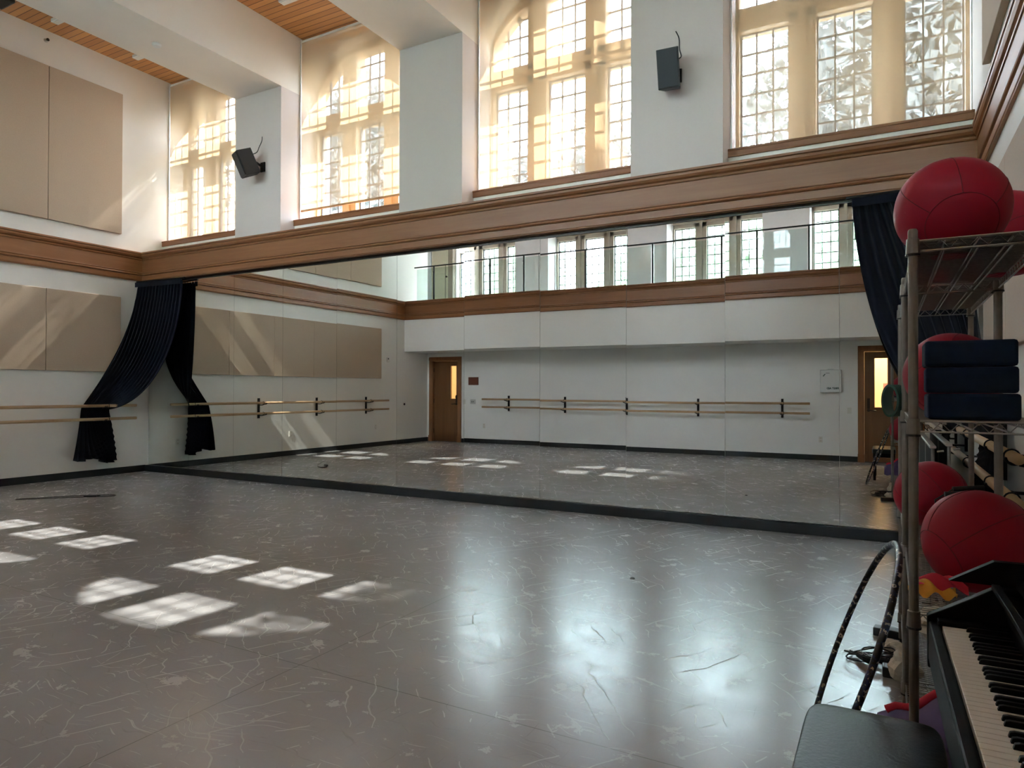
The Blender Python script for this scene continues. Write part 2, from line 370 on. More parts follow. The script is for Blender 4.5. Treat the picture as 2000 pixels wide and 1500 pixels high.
# exterior wall pieces with arched openings (per bay) + leaded windows
def arch_z(u, zs, za):
    # four-centred outline: u in -1..1 across the opening
    a = abs(u)
    return za-(za-zs)*(0.45*a**2+0.55*a**5)
def window(name, x0, x1, yg, y_in, y_out, zb, zs, za, mat_frame, sgn, mat_wall, sill=False):
    """sgn=+1: interior at smaller y; -1: interior at larger y."""
    cx = (x0+x1)/2; hw = 1.075; lo, hi = cx-hw, cx+hw
    root = struct(empty(name, (cx, yg, zb)))
    T = Matrix.Translation((-cx, -yg, -zb))
    def fin(mb, n, m, **k):
        bmesh.ops.transform(mb.bm, matrix=T, verts=mb.bm.verts); return mb.build(n, m, root, **k)
    # head wall above the arch and jamb slivers
    mb = MB(); ns = 28
    xs = [x0]+[lo+(hi-lo)*k/ns for k in range(ns+1)]+[x1]
    for a, b in zip(xs, xs[1:]):
        m = (a+b)/2; u = (m-cx)/hw
        ztop = zb if abs(u) > 1 else arch_z(u, zs, za)
        za_, zb_ = [zb if abs((q-cx)/hw) > 1.0001 or abs(u) > 1 else arch_z((q-cx)/hw, zs, za) for q in (a, b)]
        mb.prism([(a,za_),(b,zb_),(b,ZC),(a,ZC)], 'y', y_in, y_out)
    o = fin(mb, 'window_head', mat_wall)
    # frame: outer ring, mullions, transom
    mb = MB(); d0, d1 = yg-.11, yg+.09
    lights = [(-1.04,-.53),(-.265,.265),(.53,1.04)]
    mb.box(lo, cx-1.04, d0, d1, zb, zs+.02); mb.box(cx+1.04, hi, d0, d1, zb, zs+.02)
    for a, b in ((-.53,-.265),(.265,.53)):
        zt = min(arch_z(a/hw, zs, za), arch_z(b/hw, zs, za))+.03
        mb.box(cx+a, cx+b, d0, d1, zb, zt)
        mb.box(cx+(a+b)/2-.035, cx+(a+b)/2+.035, d0-.05, d1+.04, zb, zt)
    mb.box(lo, hi, d0, d1, 5.31, 5.56); mb.box(lo, hi, d0-.03, d1+.03, 5.40, 5.47)
    mb.box(lo, hi, d0, d1, zb, zb+.10)
    for k in range(28):      # arched head rail with cut tops of the upper lights
        a, b = -1+2*k/28, -1+2*(k+1)/28
        za_, zb_ = arch_z(a, zs, za), arch_z(b, zs, za)
        mb.prism([(cx+a*hw,za_-.11),(cx+b*hw,zb_-.11),(cx+b*hw,zb_+.02),(cx+a*hw,za_+.02)], 'y', d0, d1)
    fin(mb, 'window_frame', mat_frame)
    # leading
    mb = MB(); r = .009
    for a, b in lights:
        for k in (1, 2):
            x = cx+a+(b-a)*k/3; zt = arch_z((x-cx)/hw, zs, za)-.08
            mb.box(x-r, x+r, yg-.012, yg+.012, zb+.1, zt)
        z = zb+.10
        step = .225
        while z < za-.1:
            lo_x, hi_x = cx+a, cx+b
            xs_ = [lo_x+(hi_x-lo_x)*q/12 for q in range(13) if arch_z((lo_x+(hi_x-lo_x)*q/12-cx)/hw, zs, za)-.1 > z]
            if len(xs_) > 1: mb.box(xs_[0], xs_[-1], yg-.010, yg+.010, z-r, z+r)
            z += step
        mb.box(cx+a, cx+a+.018, yg-.02, yg+.02, zb+.1, 5.31); mb.box(cx+b-.018, cx+b, yg-.02, yg+.02, zb+.1, 5.31)
    fin(mb, 'leading', m_lead)
    mb = MB(); mb.prism([(lo,zb)]+[(hi,zb)]+[(cx+u*hw, arch_z(u, zs, za)) for u in [1-2*q/20 for q in range(21)]], 'y', yg+.001*sgn, yg+.005*sgn)
    fin(mb, 'window_glass', m_glass)
    if sill:
        mb = MB(); mb.box(x0-.02 if x0 > XL+.01 else x0, x1, YW-.13, yg-.1, 3.862, 3.888); mb.box(x0-.02 if x0 > XL+.01 else x0, x1, YW-.125, YW-.105, 3.812, 3.865)
        mb.box(x0-.01 if x0 > XL+.01 else x0, x1, YW-.128, YW-.105, 3.800, 3.818)
        fin(mb, 'window_sill', m_oak, bevel=.006)
    return root
for i, (a, b) in enumerate(BAYS):
    window('window_%d' % (i+1), a, b, YG, 7.74, YE, 3.86, 5.93, 6.50, m_mull, 1, m_wall, sill=True)
for i, (a, b) in enumerate(BAYS):
    window('window_%d' % (i+5), a, b, YGB, YGB+.12, YGB-.2, 3.62, 5.93, 6.50, m_stone, -1, m_wall)

# ------------------------------------------------------------------ timber band (profile swept on each wall)
def band_profile():   # (offset from wall, z)
    return [(0,3.150),(.034,3.150),(.036,3.160),(.044,3.166),(.044,3.228),(.036,3.232),(.036,3.240),(.060,3.246),(.066,3.256),(.060,3.266),(.040,3.268),(.040,3.276),(.052,3.282),(.050,3.294),(.026,3.300),
            (.026,3.498),(.040,3.502),(.044,3.514),(.034,3.518),(.036,3.528),(.062,3.540),(.078,3.562),(.080,3.580),(.070,3.584),(.072,3.590),(.088,3.596),(.088,3.618),(0,3.618)]
P = band_profile()
struct(MB().prism([(YM-.081-p, z) for p, z in P[:-1]]+[(YM+.03,3.618),(YM+.03,3.15)], 'x', XL, XR).build('trim_1', m_oak))
struct(MB().prism([(XL+p, z) for p, z in P], 'y', YF, YM).build('trim_2', m_oak_y))
struct(MB().prism([(XR-p*.7, z) for p, z in P], 'y', YF, YM).build('trim_3', m_oak_y))
struct(MB().prism([(YF+p, z) for p, z in P], 'x', XL, XR).build('trim_4', m_oak))

# ------------------------------------------------------------------ back of the room: recess, balcony, doors
DO1 = (-10.66, -9.86); DO2 = (-.38, .52)   # door leaf extents
FR = .11
wb = MB()
def backwall(a, b, z0=0, z1=3.5): wb.box(a, b, YB-.15, YB, z0, z1)
backwall(XL-.3, DO1[0]-FR); backwall(DO1[0]-FR, DO1[1]+FR, 2.24); backwall(DO1[1]+FR, DO2[0]-FR); backwall(DO2[0]-FR, DO2[1]+FR, 2.24); backwall(DO2[1]+FR, XR)
struct(wb.build('wall_back', m_wall))
bal = MB(); bal.box(XL, XR, YB, YF, 2.345, 3.16); bal.box(XL, XR, -2.6, YF, 3.16, 3.56); 
struct(bal.build('balcony', m_wall))
bl = MB(); bl.box(XL, XL+.012, YB, YM-.02, 0, .105); struct(bl.build('baseboard_left', m_blackbase))
bl = MB(); bl.box(XR-.012, XR, YB, YM-.02, 0, .105); struct(bl.build('baseboard_right', m_blackbase))
bl = MB(); bl.box(XL, DO1[0]-FR, YB, YB+.012, 0, .105); bl.box(DO1[1]+FR, DO2[0]-FR, YB, YB+.012, 0, .105); struct(bl.build('baseboard_back', m_blackbase))
bl = MB(); bl.box(XL, XR, YM-.035, YM+.03, 0, .100); bl.box(.28, XR, YM-.16, YM-.03, 0, .075); struct(bl.build('baseboard_front', m_blackbase, bevel=.004))

def door(name, x0, x1, hinge_left, lite, sign=False):
    root = struct(empty(name, ((x0+x1)/2, YB, 0))); T = Matrix.Translation((-(x0+x1)/2, -YB, 0))
    def fin(mb, n, m, par=root, **k):
        bmesh.ops.transform(mb.bm, matrix=T, verts=mb.bm.verts); return mb.build(n, m, par, **k)
    mb = MB()
    for a, b in ((x0-FR, x0), (x1, x1+FR)):
        mb.box(a, b, YB-.15, YB+.03, .15, 2.13); mb.box(a+.02, b-.02, YB+.03, YB+.045, .15, 2.13); mb.box(a-.005, b+.005, YB-.15, YB+.055, 0, .16)
    mb.box(x0-FR, x1+FR, YB-.15, YB+.03, 2.13, 2.24); mb.box(x0-FR, x1+FR, YB+.03, YB+.045, 2.15, 2.22)
    fin(mb, 'door_frame', m_oak_z, bevel=.004)
    mb = MB(); y0, y1 = YB-.09, YB-.045; lx0, lx1, lz0, lz1 = lite
    mb.box(x0+.003, lx0, y0, y1, .012, 2.125); mb.box(lx1, x1-.003, y0, y1, .012, 2.125); mb.box(lx0, lx1, y0, y1, .012, lz0); mb.box(lx0, lx1, y0, y1, lz1, 2.125)
    leaf = fin(mb, 'door_leaf', m_door)
    fin(MB().box(lx0, lx1, y0+.02, y0+.026, lz0, lz1), 'door_glass', m_glass)
    mb = MB(); e = .012
    mb.box(lx0-e, lx0, y1, y1+.006, lz0-e, lz1+e); mb.box(lx1, lx1+e, y1, y1+.006, lz0-e, lz1+e); mb.box(lx0, lx1, y1, y1+.006, lz1, lz1+e); mb.box(lx0, lx1, y1, y1+.006, lz0-e, lz0)
    fin(mb, 'glazing_bead', m_oak_z)
    hx = x1-.075 if hinge_left else x0+.075; hs = -1 if hinge_left else 1
    mb = MB(); mb.cbox((hx, y1+.006, 1.13), (.05,.012,.20)); mb.lathe([(.022,0),(.022,.03),(.0,.031)], (hx, y1+.006, 1.18), axis='y', n=14)
    mb.tube([(hx,y1,1.0),(hx,y1+.05,1.0),(hx+hs*.03,y1+.055,1.0),(hx+hs*.13,y1+.05,.995)], .011); mb.lathe([(.028,0),(.028,.012)], (hx, y1, 1.0), axis='y', n=14)
    fin(mb, 'door_handle', m_bronze)
    hxx = x0+.004 if hinge_left else x1-.004
    for z in (.28, 1.08, 1.9):
        fin(MB().tube([(hxx,y1+.008,z-.055),(hxx,y1+.008,z+.055)], .010), 'hinge', m_bronze)
    fin(MB().box(x0, x1, YB-.14, YB-.02, 0, .010), 'threshold', m_black)
    return root
door('door_1', *DO1, True, (-10.12, -9.94, 1.14, 2.0))
d2 = door('door_2', *DO2, False, (-.20, .02, 1.06, 2.0))
# lit corridor behind the doors
cw = MB(); cw.box(XL-2.2, XR+.2, -2.9, -2.75, 0, 2.9); cw.box(XL-2.2, XR+.2, -2.75, YB-.15, 2.75, 2.9); cw.box(XL-2.2, XL-2.05, -2.75, YB-.15, 0, 2.75); cw.box(XL-2.05, XL-.3, YB-.15, YB, 0, 2.75); cw.box(XL-2.2, XL-.9, -2.9, YB, -.12, -.0)
struct(cw.build('corridor_wall', m_hall))
for x in (-10.0, -.1):
    l = MB().cbox((0,0,0), (.9,.3,.05)).build('corridor_ceiling_lamp', m_lamp, loc=(x, -1.9, 2.72))
    tag(l, 'warm corridor ceiling lamp glowing beyond the door next to the brown plaque' if x < -5 else 'warm corridor ceiling lamp glowing beyond the door next to the first aid box', 'lamp')
    ld = bpy.data.lights.new('corridor_light', 'AREA'); ld.energy = 11; ld.color = (1,.72,.42); ld.size = .9; ld.shape = 'RECTANGLE'; ld.size_y = .3
    lo = bpy.data.objects.new('corridor_light', ld); C.objects.link(lo); lo.location = (0,0,-.03); lo.parent = l
nb = MB().box(-.02,.14,0,.004,-.12,.12).build('notice', simple('faded_notice', (.35,.12,.13), .7), loc=(-.04,-2.745,1.42)); tag(nb, 'dull red notice pinned on the corridor wall seen through the door glass', 'notice')

# balcony upper rear: piers, side alcove, cream door
for i, (a, b) in enumerate(PIL):
    struct(MB().box(a, b, -2.7, YP, 3.56, ZB).build('pier', m_pier))
    struct(MB().box(a, b, -2.7, YP, ZB, ZC).build('pier_head', m_pier))
al = MB(); al.box(-12.0, -10.62, -2.1, -1.95, 3.56, ZC); al.box(-12.0, -11.85, -1.95, -.9, 3.56, ZC); al.box(-11.85, XL-.3, -.9, -.8, 3.56, ZC); al.box(-12.0, XL, -2.1, -.8, ZC, ZC+.1); al.box(-12,XL,-2.1,-.8,3.45,3.56)
struct(al.build('wall_alcove', m_wall))
struct(MB().box(-10.80, -10.64, -1.95, -1.80, 3.56, 5.9).build('trim_5', m_stone, bevel=.01))
cd = struct(empty('door_3', (-11.13, -1.93, 3.56)))
mb = MB().box(-.30,.30,0,.03,0,2.1); 
for z0, z1 in ((.15,.95),(1.1,1.95)): mb.box(-.22,.22,.03,.04,z0,z1)
mb.build('door_leaf', m_cream, cd, bevel=.006)
mb = MB(); mb.box(-.36,-.30,-.01,.06,0,2.16); mb.box(.30,.34,-.01,.06,0,2.16); mb.box(-.36,.34,-.01,.06,2.1,2.16); mb.build('door_frame', m_white, cd)
MB().lathe([(.012,0),(.012,.04),(.028,.05),(.02,.075)], (.24,.03,1.0), axis='y', n=12).build('door_knob', m_bronze, cd)

# guard rail on the balcony
gr = empty('guard_rail', (-5.1, YF-.02, ZT1)); tag(gr, 'black metal guard rail with glass infill along the balcony edge', 'railing')
def loc_mb(mb, o): bmesh.ops.transform(mb.bm, matrix=Matrix.Translation(-Vector(o)), verts=mb.bm.verts); return mb
O = (-5.1, YF-.02, ZT1)
mb = MB(); mb.tube([(-10.55,YF-.02,4.47),(XR-.05,YF-.02,4.47)], .016, 8); loc_mb(mb, O).build('handrail', m_iron, gr)
for x in (-9.95,-8.30,-7.39,-5.85,-4.32,-2.9,-2.22,-1.28,.2):
    mb = MB(); mb.box(x-.016,x+.016,YF-.036,YF-.004,3.56,4.46); mb.tube([(x,YF-.02,4.30),(x,YF+.02,4.33)], .012); loc_mb(mb, O).build('rail_post', m_iron, gr)
for x in (-9.60,-9.18,-7.0,-6.60,-4.95,-3.72,-.5):
    loc_mb(MB().tube([(x,YF-.02,3.56),(x,YF-.02,4.46)], .006), O).build('baluster', m_iron, gr)
xs = [-10.5,-9.95,-8.30,-7.39,-5.85,-4.32,-2.9,-2.22,-1.28,.2,XR-.06]
for a, b in zip(xs, xs[1:]):
    loc_mb(MB().box(a+.03,b-.03,YF-.024,YF-.016,3.60,4.42), O).build('glass_infill', m_guard, gr)

# ------------------------------------------------------------------ mirrors
# (x0, pitch error a, curvature b): slight bow and lean of each hung sheet
MIR = [(0,0),(0,0),(0,0),(.0008,.0008),(.0008,0),(-.0012,.0010),(-.0012,.0004),(-.0003,.0010),(.0006,.0012),(.0002,.0020),(.0004,.0020),(0,0)]
BOW = [(0,0),(0,0),(0,-.0018),(-.0002,0),(-.0006,-.0014),(0,0),(-.0014,-.0010),(-.0002,-.0008),(.0007,.0006),(-.0002,.0032),(-.0003,.0034),(0,0)]
x = -9.7507-1.0407; k = 0
mlabels = ['first','second','third','fourth','fifth','sixth','seventh','eighth','ninth','tenth','eleventh']
while x < XR-.1:
    x0, x1 = max(x, XL), min(x+1.0407, XR)
    # slopes at hit heights of the reflected band (2.25 m) and skirting (.73 m)
    s_top, s_bot = [(0,0),(0,0),(0,0),(0,0),(-3.2,0),(-1.5,0),(-6,-1.5),(-2.2,.8),(0,4),(-4.6,3.7),(-5,4),(0,0)][k]
    s_top /= 2*1331; s_bot /= 2*1331
    c1 = (s_top-s_bot)/(2.25-.73); c0 = s_bot-c1*.73
    SG = 1
    zz0, zz1 = .109, 3.118
    def surf(u, v, X0=x0, X1=x1, a=c0, b=c1):
        z = zz0+(zz1-zz0)*v; d = (a*(z-1.6)+b*(z*z-1.6*1.6)/2)*SG
        return (X0+.0012+(X1-X0-.0024)*u, YM+d, z)
    prof = [surf(0, q/24) for q in range(25)]
    mb = MB(); mb.prism([(p[1], p[2]) for p in prof]+[(YM+.012, zz1), (YM+.012, zz0)], 'x', x0+.0012, x1-.0012)
    xc = (x0+x1)/2
    bmesh.ops.transform(mb.bm, matrix=Matrix.Translation((-xc,-YM,0)), verts=mb.bm.verts)
    mo = mb.build('wall_mirror', m_mirror, loc=(xc, YM, 0))
    for p in mo.data.polygons: p.use_smooth = True
    es = mo.modifiers.new('edge_split', 'EDGE_SPLIT'); es.split_angle = .5
    tag(mo, 'full-height wall mirror panel, %s from the left corner' % mlabels[k], 'mirror', 'wall mirror panels')
    x += 1.0407; k += 1
mb = MB(); mb.box(XL,XR,YM-.022,YM+.03,3.118,3.150); mb.box(XL,XR,YM-.030,YM-.022,3.13,3.15)
struct(mb.build('trim_6', simple('dark_mirror_channel', (.05,.045,.045), .35, .7)))

# ------------------------------------------------------------------ roller shades
slabels = ['roller shade fully lowered in the window next to the left wall','roller shade stopping short of the sill, second window from the left',
           'roller shade over the window between the bare pilaster and the grey speaker','roller shade over the rightmost window with trees showing through']
for i, (a, b) in enumerate(BAYS):
    zb = (3.90, 4.06, 3.92, 3.915)[i]
    root = empty('roller_shade', ((a+b)/2, YW, ZC)); tag(root, 'tan translucent '+slabels[i], 'roller shade', 'roller shades in the tall windows')
    hw = (b-a)/2-.022
    MB().grid(lambda u, v: (-hw+2*hw*u, 0, zb-ZC+(-.06-zb+ZC)*v), 2, 4).build('shade_fabric', m_shade, root)
    MB().box(-hw, hw, -.008, .012, zb-ZC-.03, zb-ZC).build('hem_bar', m_mull if i == 1 else m_shadebox, root, bevel=.003)
    MB().tube([(-hw, .03, -.05), (hw, .03, -.05)], .035, 12).build('roller_tube', m_shadebox, root)
    for s in (-1, 1):
        x = s*(hw+.011)
        MB().box(x-.007, x+.007, -.012, .016, 3.886-ZC, -.02).build('side_channel', m_shadebox, root)

# ------------------------------------------------------------------ acoustic panels
def panel(y0, y1, z0, z1, side, label, group):
    t = .05
    mb = MB().box(0, t, -(y1-y0)/2+.003, (y1-y0)/2-.003, 0, z1-z0)
    o = mb.build('acoustic_panel', m_panel, bevel=.006, loc=(XL+.001 if side < 0 else XR-t-.001, (y0+y1)/2, z0))
    tag(o, label, 'acoustic panel', group)
ords = ['nearest the mirror','second from the mirror','third from the mirror','fourth from the mirror','fifth from the mirror','farthest from the mirror']
ys = [6.58,5.465,4.39,3.31,1.06]
for i, (b, a) in enumerate(zip(ys, ys[1:])):
    panel(a, b, 1.637, 2.847, -1, 'tan fabric acoustic panel in the lower row on left wall, '+ords[i], 'lower acoustic panels on left wall')
ys = [6.585,5.475,4.37,3.27,2.16,1.06]
for i, (b, a) in enumerate(zip(ys, ys[1:])):
    panel(a, b, 3.865, 6.125, -1, 'tall tan acoustic panel above timber band on left wall, '+ords[i], 'upper acoustic panels on left wall')
for i, (b, a) in enumerate(((6.30,5.19),(5.19,4.08),(4.08,2.97),(2.97,1.86))):
    panel(a, b, 1.637, 2.847, 1, 'tan acoustic panel on right wall behind the shelves, '+ords[i], 'lower acoustic panels on right wall')
    panel(a, b, 3.865, 6.125, 1, 'tall tan acoustic panel above timber band on right wall, '+ords[i], 'upper acoustic panels on right wall')

# ------------------------------------------------------------------ ballet barres
def barre(name, p0, p1, wall_dir, zs, brackets, label, mat):
    """p0,p1 xy ends; wall_dir unit vector towards the wall; brackets = distances along"""
    a = Vector((*p0, 0)); b = Vector((*p1, 0)); d = (b-a).normalized(); wd = Vector((*wall_dir, 0))
    root = empty(name, (a.x, a.y, 0)); tag(root, label, 'ballet barre')
    off = .20
    for z in zs:
        mb = MB(); mb.tube([(0,0,z), (b-a).to_tuple()[:2]+(z,)], .0235, 16); mb.build('wooden_bar', mat, root, smooth=True)
    for s in brackets:
        c = d*s
        mb = MB(); w0 = c+wd*(off-.012)
        sx = Vector((abs(d.x)*.022+abs(wd.x)*.012, abs(d.y)*.022+abs(wd.y)*.012, 0))
        mb.box(w0.x-sx.x, w0.x+sx.x, w0.y-sx.y, w0.y+sx.y, zs[1]-.10, zs[0]+.09)
        br = mb.build('wall_bracket', m_iron, root)
        for z in zs:
            mb = MB(); mb.tube([c+wd*(off-.01)+Vector((0,0,z-.045)), c+wd*.09+Vector((0,0,z-.045)), c+wd*.02+Vector((0,0,z-.03))], .0085, 8)
            q = [c+wd*(.030*math.sin(t))*1+Vector((0,0,z-.030*math.cos(t))) for t in [(-1.5+3.0*j/10) for j in range(11)]]
            mb.tube([p+d*.012 for p in q], .006, 6); mb.tube([p-d*.012 for p in q], .006, 6)
            mb.tube([Vector(c)+Vector((wd.x*.029*math.cos(t), wd.y*.029*math.cos(t), z+.029*math.sin(t)))+d*.05 for t in [2*PI*j/16 for j in range(16)]], .004, 6, closed=True)
            mb.build('saddle', m_iron, br)
    return root
BX = XL+.20
barre('ballet_barre', (BX, .97), (BX, 6.75), (-1, 0), (1.105, .90), [6.25-.97, 4.74-.97, 3.18-.97, 1.58-.97], 'double wooden ballet barre on black brackets along the left wall', m_bar)
barre('ballet_barre', (-9.0, YB+.20), (-1.34, YB+.20), (0, -1), (1.12, .925), [.67, 2.22, 3.77, 5.4, 7.12], 'double wooden ballet barre on back wall between the two doors, seen in mirrors', m_bar_x)
barre('ballet_barre', (.47, 3.42), (.47, 6.6), (1, 0), (1.085, .90), [.12, .78, 1.9, 3.0], 'double wooden ballet barre on right wall behind the wire shelves', m_bar)

# ------------------------------------------------------------------ curtains
def bez(P, t):
    a = 1-t
    return P[0]*a**3+P[1]*3*a*a*t+P[2]*3*a*t*t+P[3]*t**3
def curtain(name, label, A, B, mir):
    """A: paths at s=0 (wall side), B: at s=1 (mirror side); each [top, c1, c2, waist, hem]"""
    root = empty(name, ((A[0].x+B[0].x)/2, A[0].y, 3.1)); tag(root, label, 'curtain')
    Lr = root.location.copy()
    nP = 15
    def fn(u, v):
        tw = .76
        if v < tw:
            t = v/tw; t = t
            a = bez(A[:4], t); b = bez(B[:4], t)
            # sag of the folds: interpolate with a drop in the middle
            p = a.lerp(b, u)
        else:
            t = (v-tw)/(1-tw)
            a = A[3].lerp(A[4], t); b = B[3].lerp(B[4], t)
            p = a.lerp(b, u); p.z += -.03*math.sin(u*PI*3.1+.5)*t
            p.x += mir*.02*math.sin(t*PI)
        env = math.sin(PI*min(1, v/tw))
        p = p+V((-mir*.24, .17, 0))*(math.sin(PI*u)*env)
        p.y = min(p.y, YM-.075); p.x = min(max(p.x, XL+.08), XR-.08)
        amp = .026 if v < .1 else (.034*(1-(v-.1)/(tw-.1))+.016*((v-.1)/(tw-.1)) if v < tw else .016+.055*((v-tw)/(1-tw)))
        w = b-a; nrm = Vector((-w.y, w.x, 0))
        if nrm.length < 1e-5: nrm = Vector((mir,0,0))
        nrm.normalize()
        ph = 2*PI*nP*u+.5*math.sin(v*4+u*9)
        if v >= tw: nrm = Vector((mir,0,0)) ; ph = 2*PI*(nP-9*(v-tw)/(1-tw))*u+.5*math.sin(v*4+u*9)
        elif v > .55*tw: nrm = nrm.lerp(Vector((mir,0,0)), (v-.55*tw)/(.45*tw)).normalized()
        hd = 1.0 if v > .03 else v/.03*.5+.5
        amp *= min(1, .35+6*min(u, 1-u))
        p = p+nrm*amp*hd*math.sin(ph)
        p.x = min(max(p.x, XL+.055), XR-.055)
        return p-Lr
    mb = MB(); mb.grid(fn, 240, 70)
    mb.build('curtain_fabric', m_curtain, root, smooth=True).modifiers.new('thickness', 'SOLIDIFY').thickness = .002
    mb = MB(); mb.tube([A[0]-Lr+Vector((-.01*mir,0,.030)), B[0]-Lr+Vector((.05*mir,0,.030))], .013, 8)
    mb.build('curtain_track', m_iron, root)
    gl = None
    for k in range(14):
        q = A[0].lerp(B[0], (k+.5)/14)-Lr
        if gl is None:
            gl = MB().tube([(0,0,.022),(0,0,-.018)], .004, 6).build('glider', m_steel, root); o = gl
        else:
            o = gl.copy(); C.objects.link(o)
        o.location = q
    MB().prism([(-.5,-.075),(.5,-.075),(.5,.0),(-.5,.0)], 'y', -.004, .004).build('heading_tape', m_curtain, root)
    ht = root.children[-1]; d = B[0]-A[0]; ht.location = (A[0]+B[0])/2-Lr+Vector((0,-.034,.012)); ht.rotation_euler = (0,0,math.atan2(d.y,d.x)); ht.scale = (d.length*1.0,1,1)
    return root
V = Vector
A = [V((-10.81,6.85,3.10)), V((-10.80,6.74,2.35)), V((-10.77,6.40,1.70)), V((-10.745,5.94,1.08)), V((-10.72,5.82,.30))]
B = [V((-9.77,6.94,3.10)), V((-9.78,6.93,2.15)), V((-10.15,6.75,1.15)), V((-10.74,6.36,1.04)), V((-10.68,6.46,.22))]
curtain('stage_curtain', 'dark navy curtain in the left corner, hooked behind the left wall barre', A, B, 1)
A = [V((.64,6.85,3.10)), V((.64,6.80,2.35)), V((.61,6.42,1.70)), V((.585,5.10,1.08)), V((.57,4.95,.30))]
B = [V((-.27,6.94,3.10)), V((-.24,6.95,2.35)), V((.02,6.70,1.20)), V((.575,5.75,1.00)), V((.53,5.85,.22))]
curtain('stage_curtain', 'dark navy curtain in the right corner, swept behind the wire shelves', A, B, -1)

# ------------------------------------------------------------------ speakers, ceiling fittings
def bez(P, t):
    a = 1-t
    return P[0]*a**3+P[1]*3*a*a*t+P[2]*3*a*t*t+P[3]*t**3
def speaker(name, label, loc, yaw_, pitch_, dims, cable_top):
    w_, d_, h_ = dims
    root = empty(name, loc); tag(root, label, 'speaker')
    R = Matrix.Rotation(yaw_, 4, 'Z') @ Matrix.Rotation(pitch_, 4, 'X')
    mb = MB(); mb.prism([(-w_/2,-d_/2),(w_/2,-d_/2),(w_*.36,d_/2),(-w_*.36,d_/2)], 'z', -h_/2, h_/2); bmesh.ops.transform(mb.bm, matrix=R, verts=mb.bm.verts)
    mb.build('cabinet', m_speaker, root, bevel=.006)
    mb = MB().box(-w_/2+.012, w_/2-.012, -d_/2-.012, -d_/2, -h_/2+.012, h_/2-.012); bmesh.ops.transform(mb.bm, matrix=R, verts=mb.bm.verts)
    mb.build('grille', m_grille, root, bevel=.004)
    bk = R @ V((0, d_/2, 0)); wall = V((bk.x*.6+.03, YM-loc[1], 0))
    mb = MB(); mb.tube([bk, wall], .018, 8); mb.cbox((wall.x, wall.y-.008, 0), (.09,.016,.14)); mb.build('wall_bracket', m_iron, root)
    tp = V(cable_top)-V(loc)
    s = R @ V((w_*.2, d_/2, h_*.25))
    mb = MB(); mb.tube([bez([s, s+V((.10,.05,.02)), s.lerp(tp,.6)+V((.02,.02,0)), tp], q/16)+V((.012*math.sin(q*.6),0,0)) for q in range(17)], .006, 6); mb.build('cable', m_black, root)
    return root
speaker('wall_speaker', 'black wall speaker tilted down on the leftmost pilaster', (-8.15, 6.80, 4.66), math.radians(-24), math.radians(24), (.23,.23,.36), (-8.12, YM, 5.12))
speaker('wall_speaker', 'slate wall speaker on the pilaster between the two rightmost windows', (-1.935, 6.86, 4.65), math.radians(4), math.radians(17), (.225,.18,.38), (-1.925, YM, 5.13))
o = MB().lathe([(.055,0),(.058,-.015),(.045,-.035),(.0,-.036)], (0,0,0), 24).build('smoke_detector', m_white, smooth=False, loc=(-8.2, 5.43, ZB)); tag(o, 'round white smoke detector under the leftmost beam', 'smoke detector')
lp = {(0,0):'left bay, nearer the windows',(0,1):'left bay, second from the windows',(1,0):'second bay, nearer the windows',(1,1):'second bay, second from the windows'}
for i, (xa, xb) in enumerate(((-10.45,-9.0),(-7.2,-6.0),(-4.1,-2.9),(-.95,.2))):
    for j, y in enumerate((6.56, 5.36, 4.16)):
        if i > 1 : continue
        root = empty('ceiling_light', ((xa+xb)/2, y, ZC)); tag(root, 'slim white linear ceiling light, unlit, '+('left bay' if i == 0 else 'second bay')+(', nearest the windows',', second from the windows',', third from the windows')[j], 'ceiling light', 'unlit linear ceiling lights')
        MB().box(-(xb-xa)/2,(xb-xa)/2,-.05,.05,-.05,0).build('housing', m_white, root, bevel=.004)
        MB().box(-(xb-xa)/2+.02,(xb-xa)/2-.02,-.035,.035,-.056,-.05).build('diffuser', simple('opal_diffuser', (.75,.75,.72), .5), root)
root = empty('sprinkler_head', (XL, 5.45, 6.50)); tag(root, 'small brass sprinkler head high on the left wall', 'sprinkler')
MB().lathe([(.03,0),(.03,.006),(.012,.01),(.01,.05)], (0,0,0), 14, 'x').build('escutcheon', m_steel, root)
MB().lathe([(.022,.055),(.022,.06)], (0,0,0), 14, 'x').build('deflector', m_bronze, root)
root = empty('hanging_spotlight', (-9.93, 4.30, ZC)); tag(root, 'black square-bodied light hanging from the ceiling at the upper left', 'spotlight')
MB().tube([(0,0,0),(0,0,-.12)], .02).build('stem', m_black, root)
MB().box(-.17,.17,-.25,.25,-.36,-.12).build('lamp_housing', m_black, root, bevel=.03)

# ------------------------------------------------------------------ wall plates, first aid box, plaque
def plate_x(name, y, z, label, w_=.075, h_=.118, kind='outlet'):
    root = empty(name, (XL, y, z)); tag(root, label, {'outlet':'outlet','thermostat':'thermostat'}[kind])
    MB().box(0,.007,-w_/2,w_/2,-h_/2,h_/2).build('cover_plate', m_plate, root, bevel=.002)
    for s in (-1,1):
        MB().box(.007,.010,-.017,.017,s*.028-.013,s*.028+.013).build('receptacle', m_paper, root)
plate_x('wall_outlet', 3.91, .45, 'white double outlet on left wall below the middle of the barre')
plate_x('wall_outlet', 1.22, .47, 'white double outlet on left wall below the far end of the barre')
plate_x('wall_outlet', 6.48, .45, 'white outlet low on left wall behind the navy curtain')
root = empty('thermostat', (XL, .77, 2.10)); tag(root, 'small white thermostat on left wall beside the lower acoustic panels', 'thermostat')
MB().box(0,.028,-.04,.04,-.06,.06).build('housing', m_plate, root, bevel=.004); MB().box(.028,.030,-.012,.02,.01,.045).build('display', m_black, root)
